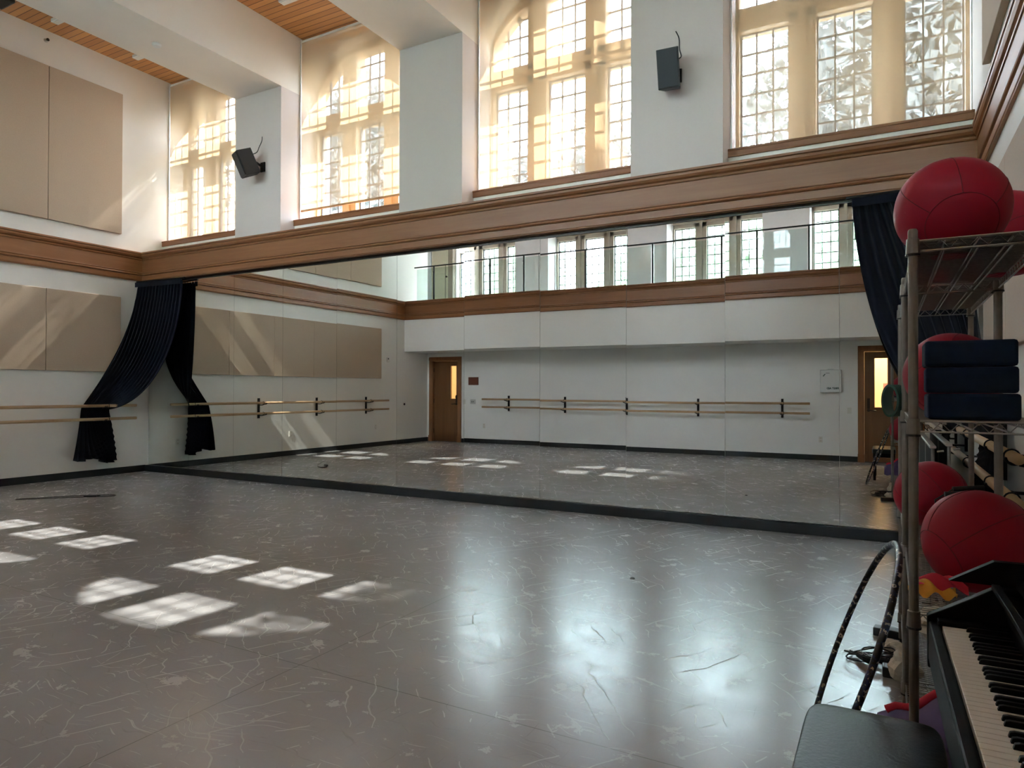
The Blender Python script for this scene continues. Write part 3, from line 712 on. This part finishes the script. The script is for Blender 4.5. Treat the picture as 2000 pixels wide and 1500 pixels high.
o = MB().lathe([(.028,0),(.028,.01),(.02,.02),(0,.021)], (0,0,0), 16, 'x').build('round_wall_knob', m_bronze, loc=(XL, .10, 1.0)); tag(o, 'small round bronze knob on left wall under the balcony edge', 'knob')
def plate_y(name, x, z, label, cat, n=1, mat=m_plate, toggles=True, w_=.075):
    root = empty(name, (x, YB, z)); tag(root, label, cat)
    MB().box(-w_/2,w_/2,0,.007,-.06,.06).build('cover_plate', mat, root, bevel=.002)
    for k in range(n):
        xx = (k-(n-1)/2)*.046
        if cat == 'switch': MB().box(xx-.006,xx+.006,.007,.020,-.012,.012).build('toggle', m_black if mat is m_steel else m_plate, root)
        else:
            for s in (-1,1): MB().box(xx-.017,xx+.017,.007,.010,s*.028-.013,s*.028+.013).build('receptacle', m_paper, root)
plate_y('light_switch', -9.40, 1.05, 'steel double switch plate on back wall under the brown plaque', 'switch', 2, m_steel, w_=.16)
plate_y('light_switch', -9.66, 1.05, 'white switch plate beside the door, next to steel plate', 'switch', 1)
plate_y('light_switch', -.64, .99, 'white switch plate between the first aid box and the right door', 'switch', 1)
plate_y('wall_outlet', -9.06, .44, 'white outlet on back wall under the left end of the barre', 'outlet')
plate_y('wall_outlet', -1.16, .41, 'white outlet on back wall below the first aid box', 'outlet')
o = MB().box(-.15,.15,0,.018,-.10,.10).build('wall_plaque', m_plaque, bevel=.003, loc=(-9.38, YB, 1.58)); tag(o, 'dark brown rectangular plaque on back wall beside the left door', 'plaque')
root = empty('first_aid_box', (-.97, YB, 1.565)); tag(root, 'white metal first aid box on back wall beside the right door', 'first aid box')
MB().box(-.19,.19,0,.12,-.22,.22).build('cabinet', m_white, root, bevel=.008)
MB().box(-.185,.185,.12,.128,-.215,.215).build('lid', m_white, root, bevel=.004)
MB().tube([(-.05,.10,.22),(-.045,.10,.235),(.045,.10,.235),(.05,.10,.22)], .007).build('handle', m_white, root)
fm = simple('dark_green_print', (.01,.05,.035), .5)
def text(body, size, loc, rot, mat, parent, name='lettering', bold=.0):
    cu = bpy.data.curves.new(name, 'FONT'); cu.body = body; cu.size = size; cu.align_x = 'CENTER'; cu.align_y = 'CENTER'; cu.extrude = .001; cu.offset = bold
    o = bpy.data.objects.new(name, cu); C.objects.link(o); o.data.materials.append(mat); o.location = loc; o.rotation_euler = rot; o.parent = parent
    bpy.context.view_layer.update()
    me = bpy.data.meshes.new_from_object(o.evaluated_get(bpy.context.evaluated_depsgraph_get()))
    bpy.data.objects.remove(o)
    o = bpy.data.objects.new(name, me); C.objects.link(o); o.location = loc; o.rotation_euler = rot; o.parent = parent
    if not me.materials: me.materials.append(mat)
    return o
text('FIRST AID', .050, (.04,.1295,-.145), (PI/2,0,PI), fm, root, bold=.0025)
mb = MB(); mb.cbox((-.115,.129,.115), (.018,.002,.06)); bmesh.ops.transform(mb.bm, matrix=Matrix.Translation((-.115,.129,.115)) @ Matrix.Rotation(.7,4,'Y') @ Matrix.Translation((.115,-.129,-.115)), verts=mb.bm.verts)
mb.cbox((-.05,.129,.155), (.07,.002,.008)); mb.build('emblem', fm, root)

# ------------------------------------------------------------------ wire shelving
PX0, PX1 = .068, .385
def shelf_mesh(y0, y1):
    mb = MB(); r = .0028
    for z in (0, -.030):
        mb.tube([(PX0,y0,z),(PX1,y0,z)], .0032, 6); mb.tube([(PX0,y1,z),(PX1,y1,z)], .0032, 6)
        mb.tube([(PX0,y0,z),(PX0,y1,z)], .0032, 6); mb.tube([(PX1,y0,z),(PX1,y1,z)], .0032, 6)
    def zig(p, q, n):
        pts = []
        for k in range(n+1):
            t = k/n; pts.append((p[0]+(q[0]-p[0])*t, p[1]+(q[1]-p[1])*t, -.002 if k % 2 else -.028))
        mb.tube(pts, .0022, 5)
    zig((PX0,y0),(PX1,y0),14); zig((PX0,y1),(PX1,y1),14); zig((PX0,y0),(PX0,y1),38); zig((PX1,y0),(PX1,y1),38)
    for k in range(1, 4):
        x = PX0+(PX1-PX0)*k/4; mb.tube([(x,y0,-.006),(x,y1,-.006)], .003, 6); mb.tube([(x,y0,-.03),(x,y1,-.03)], .003, 6)
    n = int((y1-y0)/.022)
    for k in range(1, n):
        y = y0+(y1-y0)*k/n; mb.tube([(PX0,y,0),(PX1,y,0)], .0018, 4)
    return mb
def unit(y0, y1, shelves, label, post_top=1.83):
    root = empty('wire_shelving_unit', (0, 0, 0)); root.location = ((PX0+PX1)/2, (y0+y1)/2, 0); L = root.location.copy()
    tag(root, label, 'shelving unit', 'chrome wire shelving units')
    T = Matrix.Translation(-L)
    for x in (PX0, PX1):
        for y in (y0, y1):
            mb = MB(); mb.lathe([(.0127,.03),(.0127,post_top-.005),(.010,post_top)], (x,y,0), 16)
            for q in range(1, int(post_top/.0254/2)):
                z = q*.0508+.03; mb.lathe([(.0131,z-.001),(.0131,z+.001)], (x,y,0), 14)
            bmesh.ops.transform(mb.bm, matrix=T, verts=mb.bm.verts); p = mb.build('post', m_post, root)
            mb = MB().lathe([(.016,0),(.016,.012),(.008,.014),(.008,.035)], (x,y,0), 14); bmesh.ops.transform(mb.bm, matrix=T, verts=mb.bm.verts); mb.build('levelling_foot', m_black, p)
    for z in shelves:
        mb = shelf_mesh(y0, y1); bmesh.ops.transform(mb.bm, matrix=T @ Matrix.Translation((0,0,z)), verts=mb.bm.verts); sh = mb.build('wire_shelf', m_chrome, root)
        for x in (PX0, PX1):
            for y in (y0, y1):
                mb = MB().lathe([(.0155,z-.040),(.0185,z-.036),(.0165,z+.006),(.014,z+.008)], (x,y,0), 16); bmesh.ops.transform(mb.bm, matrix=T, verts=mb.bm.verts); mb.build('collar', m_post, sh)
                mb = MB().lathe([(.0195,z-.044),(.0195,z-.038)], (x,y,0), 14); bmesh.ops.transform(mb.bm, matrix=T, verts=mb.bm.verts); mb.build('collar_ring', m_black, sh)
    mb = MB().box(PX0+.008,PX1-.008,y0+.012,y1-.012,shelves[0]+.003,shelves[0]+.005); bmesh.ops.transform(mb.bm, matrix=T, verts=mb.bm.verts); mb.build('shelf_liner', simple('grey_liner', (.16,.155,.15), .7), root)
    return root
SH = (1.795, 1.275, .722, .16)
unit(2.285, 3.245, SH, 'tall chrome wire shelving unit nearest the piano')
unit(3.285, 4.245, SH, 'second chrome wire shelving unit, farther from the piano, nearer the mirrors')

# ------------------------------------------------------------------ balls
m_seam = simple('seam_thread', (.13,.004,.012), .7)
def ball(name, c, r, label, rot=(0,0,0), shelf=None):
    mb = MB(); nu, nv = 96, 56
    Rm = Matrix.Rotation(rot[0],3,'X') @ Matrix.Rotation(rot[1],3,'Y') @ Matrix.Rotation(rot[2],3,'Z')
    def fn(u, v):
        th = 2*PI*u; ph = PI*(v*.996+.002)
        d = V((math.sin(ph)*math.cos(th), math.sin(ph)*math.sin(th), math.cos(ph)))
        q = Rm @ d
        # stitched panels: caps and gores
        g = 0
        if abs(q.z) < .80: g = max(g, 1-abs(math.sin(3*math.atan2(q.y,q.x)))/.045/1.2*math.sqrt(1-q.z*q.z))
        g = max(g, 1-abs(abs(q.z)-.80)/.012)
        g = max(0, g)
        rr = r*(1-.010*g+.006*math.sin(3*q.x+2*q.y*2)+.004*math.sin(9*q.z+4*q.x))
        p = d*rr
        if p.z < -r*.93: p.z = -r*.93-(abs(p.z)-r*.93)*.05
        return p
    mb.grid(fn, nu, nv, closed_u=True)
    o = mb.build(name, m_red, smooth=True, loc=c)
    Ri = Rm.transposed(); sm = MB()
    def srf(q):
        d = Ri @ q; p = d*r*(1+.006*math.sin(3*q.x+2*q.y*2)+.004*math.sin(9*q.z+4*q.x))
        if p.z < -r*.93: p.z = -r*.93-(abs(p.z)-r*.93)*.05
        return p
    for k in range(6):
        a_ = k*PI/3
        sm.tube([srf(V((math.sin(t)*math.cos(a_), math.sin(t)*math.sin(a_), math.cos(t)))) for t in [.645+(PI-1.29)*j/28 for j in range(29)]], .0011, 5)
    for zc_ in (.80,-.80):
        q_ = math.sqrt(1-zc_*zc_)
        sm.tube([srf(V((q_*math.cos(t), q_*math.sin(t), zc_))) for t in [2*PI*j/48 for j in range(48)]], .0011, 5, closed=True)
    sm.build('stitched_seam', m_seam, o)
    tag(o, label, 'ball', 'red stuffed gym balls')
    return o
ball('exercise_ball', (.185,2.60,SH[0]+.006+.155*.94), .163, 'red vinyl ball on top of the near shelving unit, overhanging its left side', (.9,.5,.2))
ball('exercise_ball', (.385,3.09,SH[0]+.006+.15*.94), .160, 'red vinyl ball on top shelf, behind and right of the overhanging one', (.4,1.1,.8))
ball('exercise_ball', (.212,2.98,SH[1]+.003+.15*.94), .158, 'red vinyl ball on second shelf behind the navy foam blocks', (1.2,.3,.5))
ball('exercise_ball', (.185,3.82,SH[2]+.003+.153*.94), .157, 'red vinyl ball on third shelf of the farther shelving unit', (.6,.9,.1))
ball('exercise_ball', (.262,2.66,SH[2]+.003+.16*.94), .164, 'red vinyl ball on third shelf directly behind the piano keyboard', (1.1,-.4,.9))

# foam blocks
bl_l = ['topmost', 'middle', 'lowest']
for k in range(3):
    z = SH[1]+.0035+(2-k)*.0775
    mb = MB().box(-.1135,.1135,-.076,.076,0,.0765)
    o = mb.build('foam_block', m_foam, bevel=.009, loc=(.213+(.0,.003,.006)[k], 2.44, z)); o.rotation_euler = (0,0,(.01,-.015,.02)[k])
    tag(o, 'navy foam yoga block on the second shelf, %s of the stack' % bl_l[k], 'yoga block', 'stacked navy foam blocks')

# green ridged plastic loop hung on the shelf edge
mb = MB()
prof = []
for t in range(40):
    a = 2*PI*t/40
    x = .036*math.cos(a); z = .066*math.sin(a)
    if x < 0: x *= .85
    prof.append((x, z))
rings = []
for j, y in enumerate([-.05+.10*q/30 for q in range(31)]):
    k = 1+.03*(1 if j % 6 < 3 else 0)
    rings.append([mb.bm.verts.new((x*k, y, z*k)) for x, z in prof])
inner = [[mb.bm.verts.new((x*.82, y, z*.90)) for x, z in prof] for y in (-.05,.05)]
for A_, B_ in zip(rings, rings[1:]):
    for q in range(40): mb.bm.faces.new((A_[q],A_[(q+1)%40],B_[(q+1)%40],B_[q]))
for q in range(40):
    mb.bm.faces.new((inner[0][q],inner[0][(q+1)%40],inner[1][(q+1)%40],inner[1][q]))
    mb.bm.faces.new((rings[0][q],rings[0][(q+1)%40],inner[0][(q+1)%40],inner[0][q])); mb.bm.faces.new((rings[-1][q],rings[-1][(q+1)%40],inner[1][(q+1)%40],inner[1][q]))
o = mb.build('ridged_grip', m_green, smooth=False, loc=(.027, 3.30, 1.322)); o.rotation_euler = (0,0,math.radians(-20)); tag(o, 'green ridged plastic grip hanging off left edge of the second shelf', 'hand grip')

# folded stands between the shelving and the mirrors
def stand(x, y0, y1, z, label):
    root = empty('folded_stand', (x, (y0+y1)/2, 0)); tag(root, label, 'stand', 'folded black stands with silver top bars')
    h = (y1-y0)/2
    MB().box(-.016,.016,-h,h,z-.014,z).build('top_bar', m_steel, root, bevel=.003)
    MB().box(-.006,.006,-h+.03,h-.03,0.14,z-.016).build('panel', m_piano, root)
    for y in (-h+.012, -.12, h-.012):
        MB().tube([(0,y,.02),(0,y,z-.012)], .009, 8).build('leg', m_chrome, root)
        MB().tube([(-.028,y,.012),(.028,y,.012)], .011, 8).build('foot', m_black, root)
    MB().tube([(.02,-h+.01,z-.03),(.05,-h+.005,z-.025)], .006, 6).build('latch', m_chrome, root)
stand(.225, 4.42, 6.0, 1.06, 'folded black stand with silver top bar behind the shelving, left of the pair')
stand(.300, 4.42, 6.2, 1.075, 'folded black stand with silver top bar behind the shelving, right of the pair')

# jump rope bundle on the lower ball: handles
root = empty('skipping_rope', (.30, 3.35, SH[2])); tag(root, 'short black handled skipping rope lying on third shelf between the red balls', 'skipping rope')
mb = MB().tube([(-.06,0,.235),(.05,.03,.245)], .011, 10); mb.build('handle', m_black, root); mb = MB().tube([(-.09,-.02,.215),(-.02,-.01,.22)], .011, 10); mb.build('handle', m_black, root)
mb = MB().tube([(-.06,0,.235),(-.12,.05,.18),(-.1,.1,.02),(.05,.1,.006),(.08,.0,.006),(.06,.04,.12),(.05,.03,.245)], .003, 6); mb.build('cord', m_black, root)

# ------------------------------------------------------------------ hula hoop (striped)
def hoop_mat():
    m, t, b = new_mat('navy_silver_tape'); tc = N(t, 'ShaderNodeTexCoord')
    no = N(t, 'ShaderNodeTexNoise'); no.inputs['Scale'].default_value = 52; no.inputs['Detail'].default_value = 2
    t.links.new(tc.outputs['Object'], no.inputs['Vector'])
    cr = N(t, 'ShaderNodeValToRGB'); cr.color_ramp.interpolation = 'CONSTANT'
    e = cr.color_ramp.elements; e[0].position = 0; e[0].color = (.006,.007,.010,1); e[1].position = .49; e[1].color = (.012,.022,.075,1)
    n = e.new(.56); n.color = (.006,.007,.010,1); n = e.new(.585); n.color = (.55,.50,.42,1); n = e.new(.69); n.color = (.01,.012,.02,1)
    t.links.new(no.outputs['Fac'], cr.inputs[0]); t.links.new(cr.outputs[0], b.inputs['Base Color']); b.inputs['Roughness'].default_value = .3
    return m
az, tl, Rr = 1.6447, -.345, .4326
h = V((math.cos(az), math.sin(az), 0)); nn = V((-math.sin(az), math.cos(az), 0)); uu = V((0,0,math.cos(tl)))+nn*math.sin(tl)
zc = .012+Rr*math.cos(tl)
mb = MB(); mb.tube([(h*math.cos(t)+uu*math.sin(t))*Rr for t in [2*PI*k/96 for k in range(96)]], .0112, 10, closed=True)
o = mb.build('hula_hoop', hoop_mat(), smooth=True, loc=(-.113, 2.694, zc)); tag(o, 'navy and silver taped hula hoop leaning against the near shelving unit', 'hula hoop')

# ------------------------------------------------------------------ floor clutter by the shelves
random.seed(3)
root = empty('power_adapter_cord', (-.05, 3.90, 0)); tag(root, 'tangled black power cord with adapter brick on floor beside shelving', 'power cord')
pts = []
for k in range(150):
    t = k/150; a = t*2*PI*9
    pts.append((.02+.09*math.cos(a)*(1+.3*math.sin(a*.37))+.05*math.sin(t*11), -.01+.075*math.sin(a+.4*math.sin(t*9))+.03*math.cos(t*7), .006+.05*abs(math.sin(t*PI*3+.3*a))*(.6+.4*math.sin(a*.9))))
pts += [(.10,.0,.02),(.12,.12,.01),(.17,.20,.01)]
MB().tube(pts, .0038, 6).build('cord', m_black, root)
mb = MB().tube([(-.075,-.01,.028),(-.04,-.05,.03),(-.01,-.075,.026)], [.018,.024,.020], 10); mb.build('connector', m_black, root)
MB().tube([(-.075,-.01,.028),(-.12,.02,.01),(-.10,.07,.006),(-.04,.10,.006),(-.02,.06,.006),(-.07,.05,.006),(-.12,.09,.006)], .0036, 6).build('lead', m_black, root)
o = MB().box(-.085,.085,-.035,.035,0,.045).build('adapter_brick', m_black, bevel=.005, loc=(.02,4.34,0)); o.rotation_euler = (0,0,-.15); tag(o, 'flat black power strip on floor behind the cord tangle', 'power strip')
o = MB().box(-.05,.05,-.035,.035,0,.05).build('charger_block', m_black, bevel=.006, loc=(.03,3.74,0)); tag(o, 'black charger block on floor against the crumpled white bag', 'charger')
def crumple(name, c, d, label, seed, mat=m_paper):
    random.seed(seed); bm = bmesh.new(); bmesh.ops.create_icosphere(bm, subdivisions=3, radius=1)
    from mathutils import noise
    for v in bm.verts:
        f = 1+.35*noise.noise(v.co*1.7+V((seed,0,0)))
        v.co = V((v.co.x*d[0]/2*f, v.co.y*d[1]/2*f, max(-.98, v.co.z*f)*d[2]/2+d[2]/2))
    mb = MB(); mb.bm.free(); mb.bm = bm
    o = mb.build(name, mat, loc=c); tag(o, label, 'bag'); return o
crumple('plastic_bag', (.075,3.66,0), (.13,.12,.16), 'crumpled pale plastic bag on floor beside the black charger block', 2)
crumple('plastic_bag', (.03,4.05,0), (.10,.10,.075), 'small crumpled pale bag on floor behind the cord tangle', 5)
crumple('plastic_bag', (.20,3.90,SH[3]+.004), (.16,.30,.14), 'crumpled pale bag on the bottom shelf of the farther unit', 8)
# parachute bundle
root = empty('cloth_bundle', (.16, 2.55, SH[3])); tag(root, 'purple and red cloth bundle on the bottom shelf near the bench', 'cloth bundle')
def wedge(u, v):
    z = .004+.30*math.sin(PI*min(1,max(0,v)))**.6*(0.35+.65*u)
    return (-.19+.34*u, -.20+.42*v, z+.012*math.sin(17*u+9*v))
MB().grid(wedge, 24, 24).build('purple_fold', m_purple, root, smooth=True)
MB().tube([V(wedge(1,v/12))+V((-.005,0,.012)) for v in range(1,12)], [.012+.012*math.sin(PI*v/12) for v in range(1,12)], 8).build('red_fold', m_redcloth, root, smooth=True)
MB().tube([V(wedge(u/12,.62))+V((0,0,.010)) for u in range(1,13)], .014, 8).build('red_fold', m_redcloth, root, smooth=True)
root = empty('play_scarf', (.135, 2.52, SH[2])); tag(root, 'yellow and red play scarf crumpled on third shelf in front of the ball', 'scarf')
def scarf(u, v, s=1): return (-.075+.13*u, -.05+.10*v, .010+.030*math.sin(PI*u)*math.sin(PI*v)+.012*math.sin(14*u+6*v))
MB().grid(scarf, 20, 14).build('yellow_fold', m_yellow, root, smooth=True)
MB().grid(lambda u, v: (-.055+.14*u, -.02+.08*v, .026+.034*math.sin(PI*u)*math.sin(PI*v)+.010*math.sin(11*u+9*v)), 20, 14).build('red_fold', m_redcloth, root, smooth=True)

# rope on the studio floor, at the left
root = empty('skipping_rope', (-9.0, 4.85, 0)); tag(root, 'black skipping rope looped on the floor near left wall', 'skipping rope')
L0 = V((-9.0,4.85,0))
G = [(-8.84,4.93),(-9.0,4.80),(-9.20,4.58),(-9.34,4.44),(-9.37,4.42),(-9.35,4.50),(-9.20,4.72),(-9.02,4.98),(-8.85,5.15),(-8.72,5.23),(-8.66,5.22),(-8.66,5.13),(-8.72,5.06)]
def smooth_path(P, n=6):
    out = []
    for i in range(len(P)-1):
        p0 = V((*P[max(i-1,0)],0)); p1 = V((*P[i],0)); p2 = V((*P[i+1],0)); p3 = V((*P[min(i+2,len(P)-1)],0))
        for k in range(n):
            t = k/n; out.append(.5*((2*p1)+(-p0+p2)*t+(2*p0-5*p1+4*p2-p3)*t*t+(-p0+3*p1-3*p2+p3)*t**3))
    out.append(V((*P[-1],0))); return out
MB().tube([p-L0+V((0,0,.006)) for p in smooth_path(G)], .0045, 6).build('cord', m_black, root)
for p, q in (((-8.84,4.93),(-8.74,5.03)),((-8.72,5.06),(-8.84,4.99))):
    MB().tube([V((*p,.016))-L0, V((*q,.016))-L0], .014, 10).build('handle', m_black, root)
o = MB().lathe([(.0,0),(.02,.0),(.014,.008),(0,.012)], (0,0,0), 9).build('lint_scrap', m_black, loc=(-1.616,4.763,0)); tag(o, 'tiny dark scrap of lint in the middle of the floor', 'lint')

# ------------------------------------------------------------------ digital piano
PX = .100; PY0, PY1 = .86, 2.245; KY0, KY1 = .945, 2.175
root = empty('digital_piano', ((PX+XR)/2-.1, (PY0+PY1)/2, 0)); tag(root, 'black digital piano with open keyboard in front of the wire shelving', 'piano')
T = Matrix.Translation(-root.location)
def pin(mb, n, m, par=root, **k):
    bmesh.ops.transform(mb.bm, matrix=T, verts=mb.bm.verts); return mb.build(n, m, par, **k)
mb = MB(); mb.box(PX+.005,.43,PY0+.03,PY1-.03,.60,.705); pin(mb, 'keybed', m_piano, bevel=.004)
pin(MB().box(PX,PX+.026,PY0+.03,PY1-.03,.62,.728), 'key_slip', m_piano, bevel=.005)
side = [(PX-.002,.60),(PX-.002,.742),(PX+.03,.760),(.255,.838),(.44,.838),(.44,.60)]
for y0, y1 in ((PY0,PY0+.035),(PY1-.035,PY1)):
    pin(MB().prism(side,'y',y0,y1), 'cheek', m_piano, bevel=.004)
pin(MB().box(PX+.02,PX+.185,KY1,PY1-.035,.70,.742), 'key_block', m_piano, bevel=.003); pin(MB().box(PX+.02,PX+.185,PY0+.035,KY0,.70,.742), 'key_block', m_piano, bevel=.003)
mb = MB(); mb.prism([(PX+.178,.70),(PX+.178,.755),(.262,.822),(.43,.822),(.43,.70)],'y',PY0+.035,PY1-.035); pin(mb, 'fallboard', m_piano, bevel=.004)
pin(MB().box(.243,.262,PY0+.04,PY1-.04,.836,.850), 'front_rail', m_piano, bevel=.002)
pin(MB().box(.30,.44,PY0,PY1,.838,.862), 'top_panel', m_piano, bevel=.004)
pin(MB().prism([(.150,.842),(.252,.905),(.36,.905),(.36,.84)],'y',PY1-.02,PY1+.004), 'lid_edge', m_piano)
mr = MB().prism([(.36,.862),(.375,.862),(.42,1.03),(.405,1.03)],'y',1.2,1.9); pin(mr, 'music_rest', m_piano)
for y0, y1 in ((PY0,PY0+.03),(PY1-.03,PY1)):
    pin(MB().box(.30,.42,y0,y1,0.02,.60), 'leg', m_piano, bevel=.003); pin(MB().box(PX+.03,.47,y0-.004,y1+.004,0,.03), 'foot', m_piano, bevel=.003)
pin(MB().box(.40,.415,PY0+.03,PY1-.03,.12,.55), 'back_panel', m_piano)
nW = 52; kw = (KY1-KY0)/nW
wk = MB().box(0,.145,-kw/2+.0005,kw/2-.0005,-.018,0).build('white_key', m_ivory, root, bevel=.0012)
bk = MB().prism([(0,0),(.003,.010),(.010,.012),(.094,.012),(.094,0)],'y',-.0048,.0048).build('black_key', m_ebony, root, bevel=.0012)
kx = PX+.030; first_w = first_b = True
# treble end lies away from the camera's left hand: low notes at the far end
for i in range(nW):
    y = KY1-(i+.5)*kw
    o = wk if first_w else wk.copy()
    if not first_w: C.objects.link(o)
    first_w = False; o.location = V((kx, y, .730))-root.location
    note = (i+5) % 7   # 0=C
    if i < nW-1 and note in (0,1,3,4,5):
        o = bk if first_b else bk.copy()
        if not first_b: C.objects.link(o)
        first_b = False; o.location = V((kx+.051, y-kw/2, .730))-root.location
root.rotation_euler.z = .018; root.location.x += .012

# bench
root = empty('piano_bench', (-.035, 1.745, 0)); tag(root, 'black padded leather piano bench in front of the keyboard', 'bench')
mb = MB()
def cush(u, v):
    a = 2*PI*u; e = .22
    cx_ = math.copysign(abs(math.cos(a))**e, math.cos(a)); cy_ = math.copysign(abs(math.sin(a))**e, math.sin(a))
    # v: 0 bottom edge .. 1 centre top
    pr = [(0,1.0,.415),(.12,1.0,.43),(.25,1.005,.46),(.36,.995,.473),(.46,.97,.480),(.6,.9,.484),(.8,.5,.487),(1,.01,.488)]
    for (t0,s0,z0),(t1,s1,z1) in zip(pr, pr[1:]):
        if v <= t1+1e-9:
            k = (v-t0)/(t1-t0); s_ = s0+(s1-s0)*k; z_ = z0+(z1-z0)*k; break
    return (cx_*.163*s_, cy_*.385*s_, z_)
mb.grid(cush, 96, 24, closed_u=True); mb.build('seat_cushion', m_leather, root, smooth=True)
MB().box(-.15,.15,-.37,.37,.355,.416).build('seat_apron', m_piano, root, bevel=.004)
for sx in (-1,1):
    for sy in (-1,1):
        MB().box(sx*.128-.018,sx*.128+.018,sy*.345-.018,sy*.345+.018,0,.356).build('leg', m_piano, root, bevel=.003)

# ------------------------------------------------------------------ outside
struct(MB().box(-60, 60, 8.6, 70, -1.0, -.9).build('ground_front', m_grass))
struct(MB().box(-60, 60, -70, -3.4, -1.0, -.9).build('ground_back', m_grass))
def tree(loc, blobs, n, leaf, label, seed, mat, trunk_h):
    random.seed(seed)
    root = empty('leafy_tree', loc); tag(root, label, 'tree', 'trees outside the windows')
    tops = [V(b[0]) for b in blobs]
    mb = MB(); mb.tube([(0,0,0),(.1,.05,trunk_h*.5),(0,0,trunk_h)], [.32,.24,.16], 10)
    for tp in tops: mb.tube([(0,0,trunk_h*.75), V((0,0,trunk_h)).lerp(tp,.5)+V((.1,0,.1)), tp], [.14,.09,.03], 6)
    mb.build('trunk', m_bark, root)
    bm = bmesh.new()
    tot = sum(b[1][0]*b[1][1]*b[1][2] for b in blobs)
    for c, rr in blobs:
        k = int(n*rr[0]*rr[1]*rr[2]/tot)
        for _ in range(k):
            d = V((random.gauss(0,1),random.gauss(0,1),random.gauss(0,1))).normalized()*(random.random()**.45)
            p = V(c)+V((d.x*rr[0], d.y*rr[1], d.z*rr[2])); s = leaf*random.uniform(.6,1.3)
            a = V((random.gauss(0,1),random.gauss(0,1),random.gauss(0,1))).normalized(); b = a.orthogonal().normalized()
            vs = [bm.verts.new(p+q) for q in (a*s, b*s*.5, -a*s, -b*s*.5)]
            bm.faces.new(vs)
    me = bpy.data.meshes.new('foliage'); bm.to_mesh(me); bm.free(); me.materials.append(mat)
    o = bpy.data.objects.new('foliage', me); C.objects.link(o); o.parent = root
    return root
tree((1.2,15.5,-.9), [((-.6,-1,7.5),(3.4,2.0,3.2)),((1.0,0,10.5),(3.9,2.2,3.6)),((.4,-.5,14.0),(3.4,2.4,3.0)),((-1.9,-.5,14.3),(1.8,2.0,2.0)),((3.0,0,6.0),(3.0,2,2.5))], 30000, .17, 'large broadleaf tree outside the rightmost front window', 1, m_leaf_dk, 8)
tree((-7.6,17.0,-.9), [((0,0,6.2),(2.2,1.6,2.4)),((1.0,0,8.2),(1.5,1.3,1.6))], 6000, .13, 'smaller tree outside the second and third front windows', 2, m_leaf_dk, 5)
for i, (x, y, lab) in enumerate(((-13.2,14.6,'middle tree of the dark group added to dim the sky outside the leftmost front windows'),(-19.2,12.6,'leftmost tree of the dark group added to dim the sky outside the front windows'),(-12.2,21.5,'rearmost tree added to dim the sky outside the second front window'))):  # trees added to block bright sky behind the left shades
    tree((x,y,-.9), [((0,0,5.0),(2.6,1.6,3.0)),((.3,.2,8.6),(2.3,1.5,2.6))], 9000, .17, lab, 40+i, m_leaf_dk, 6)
for i, (x, y, hgt, lab) in enumerate(((-14,-11,8,'beyond the leftmost balcony window'),(-8.5,-13,9,'beyond the second balcony window'),(-4.3,-10,8,'beyond the third balcony window'),(1.9,-9,8,'beyond the rightmost balcony window'),(-2.2,-21,12,'farthest back behind the balcony windows'))):
    tree((x,y,-.9), [((0,0,hgt*.62),(2.6,1.8,2.6)),((.6,0,hgt*.9),(2.0,1.6,2.0))], 7000, .16, 'bright green tree '+lab, 10+i, m_leaf, hgt*.6)
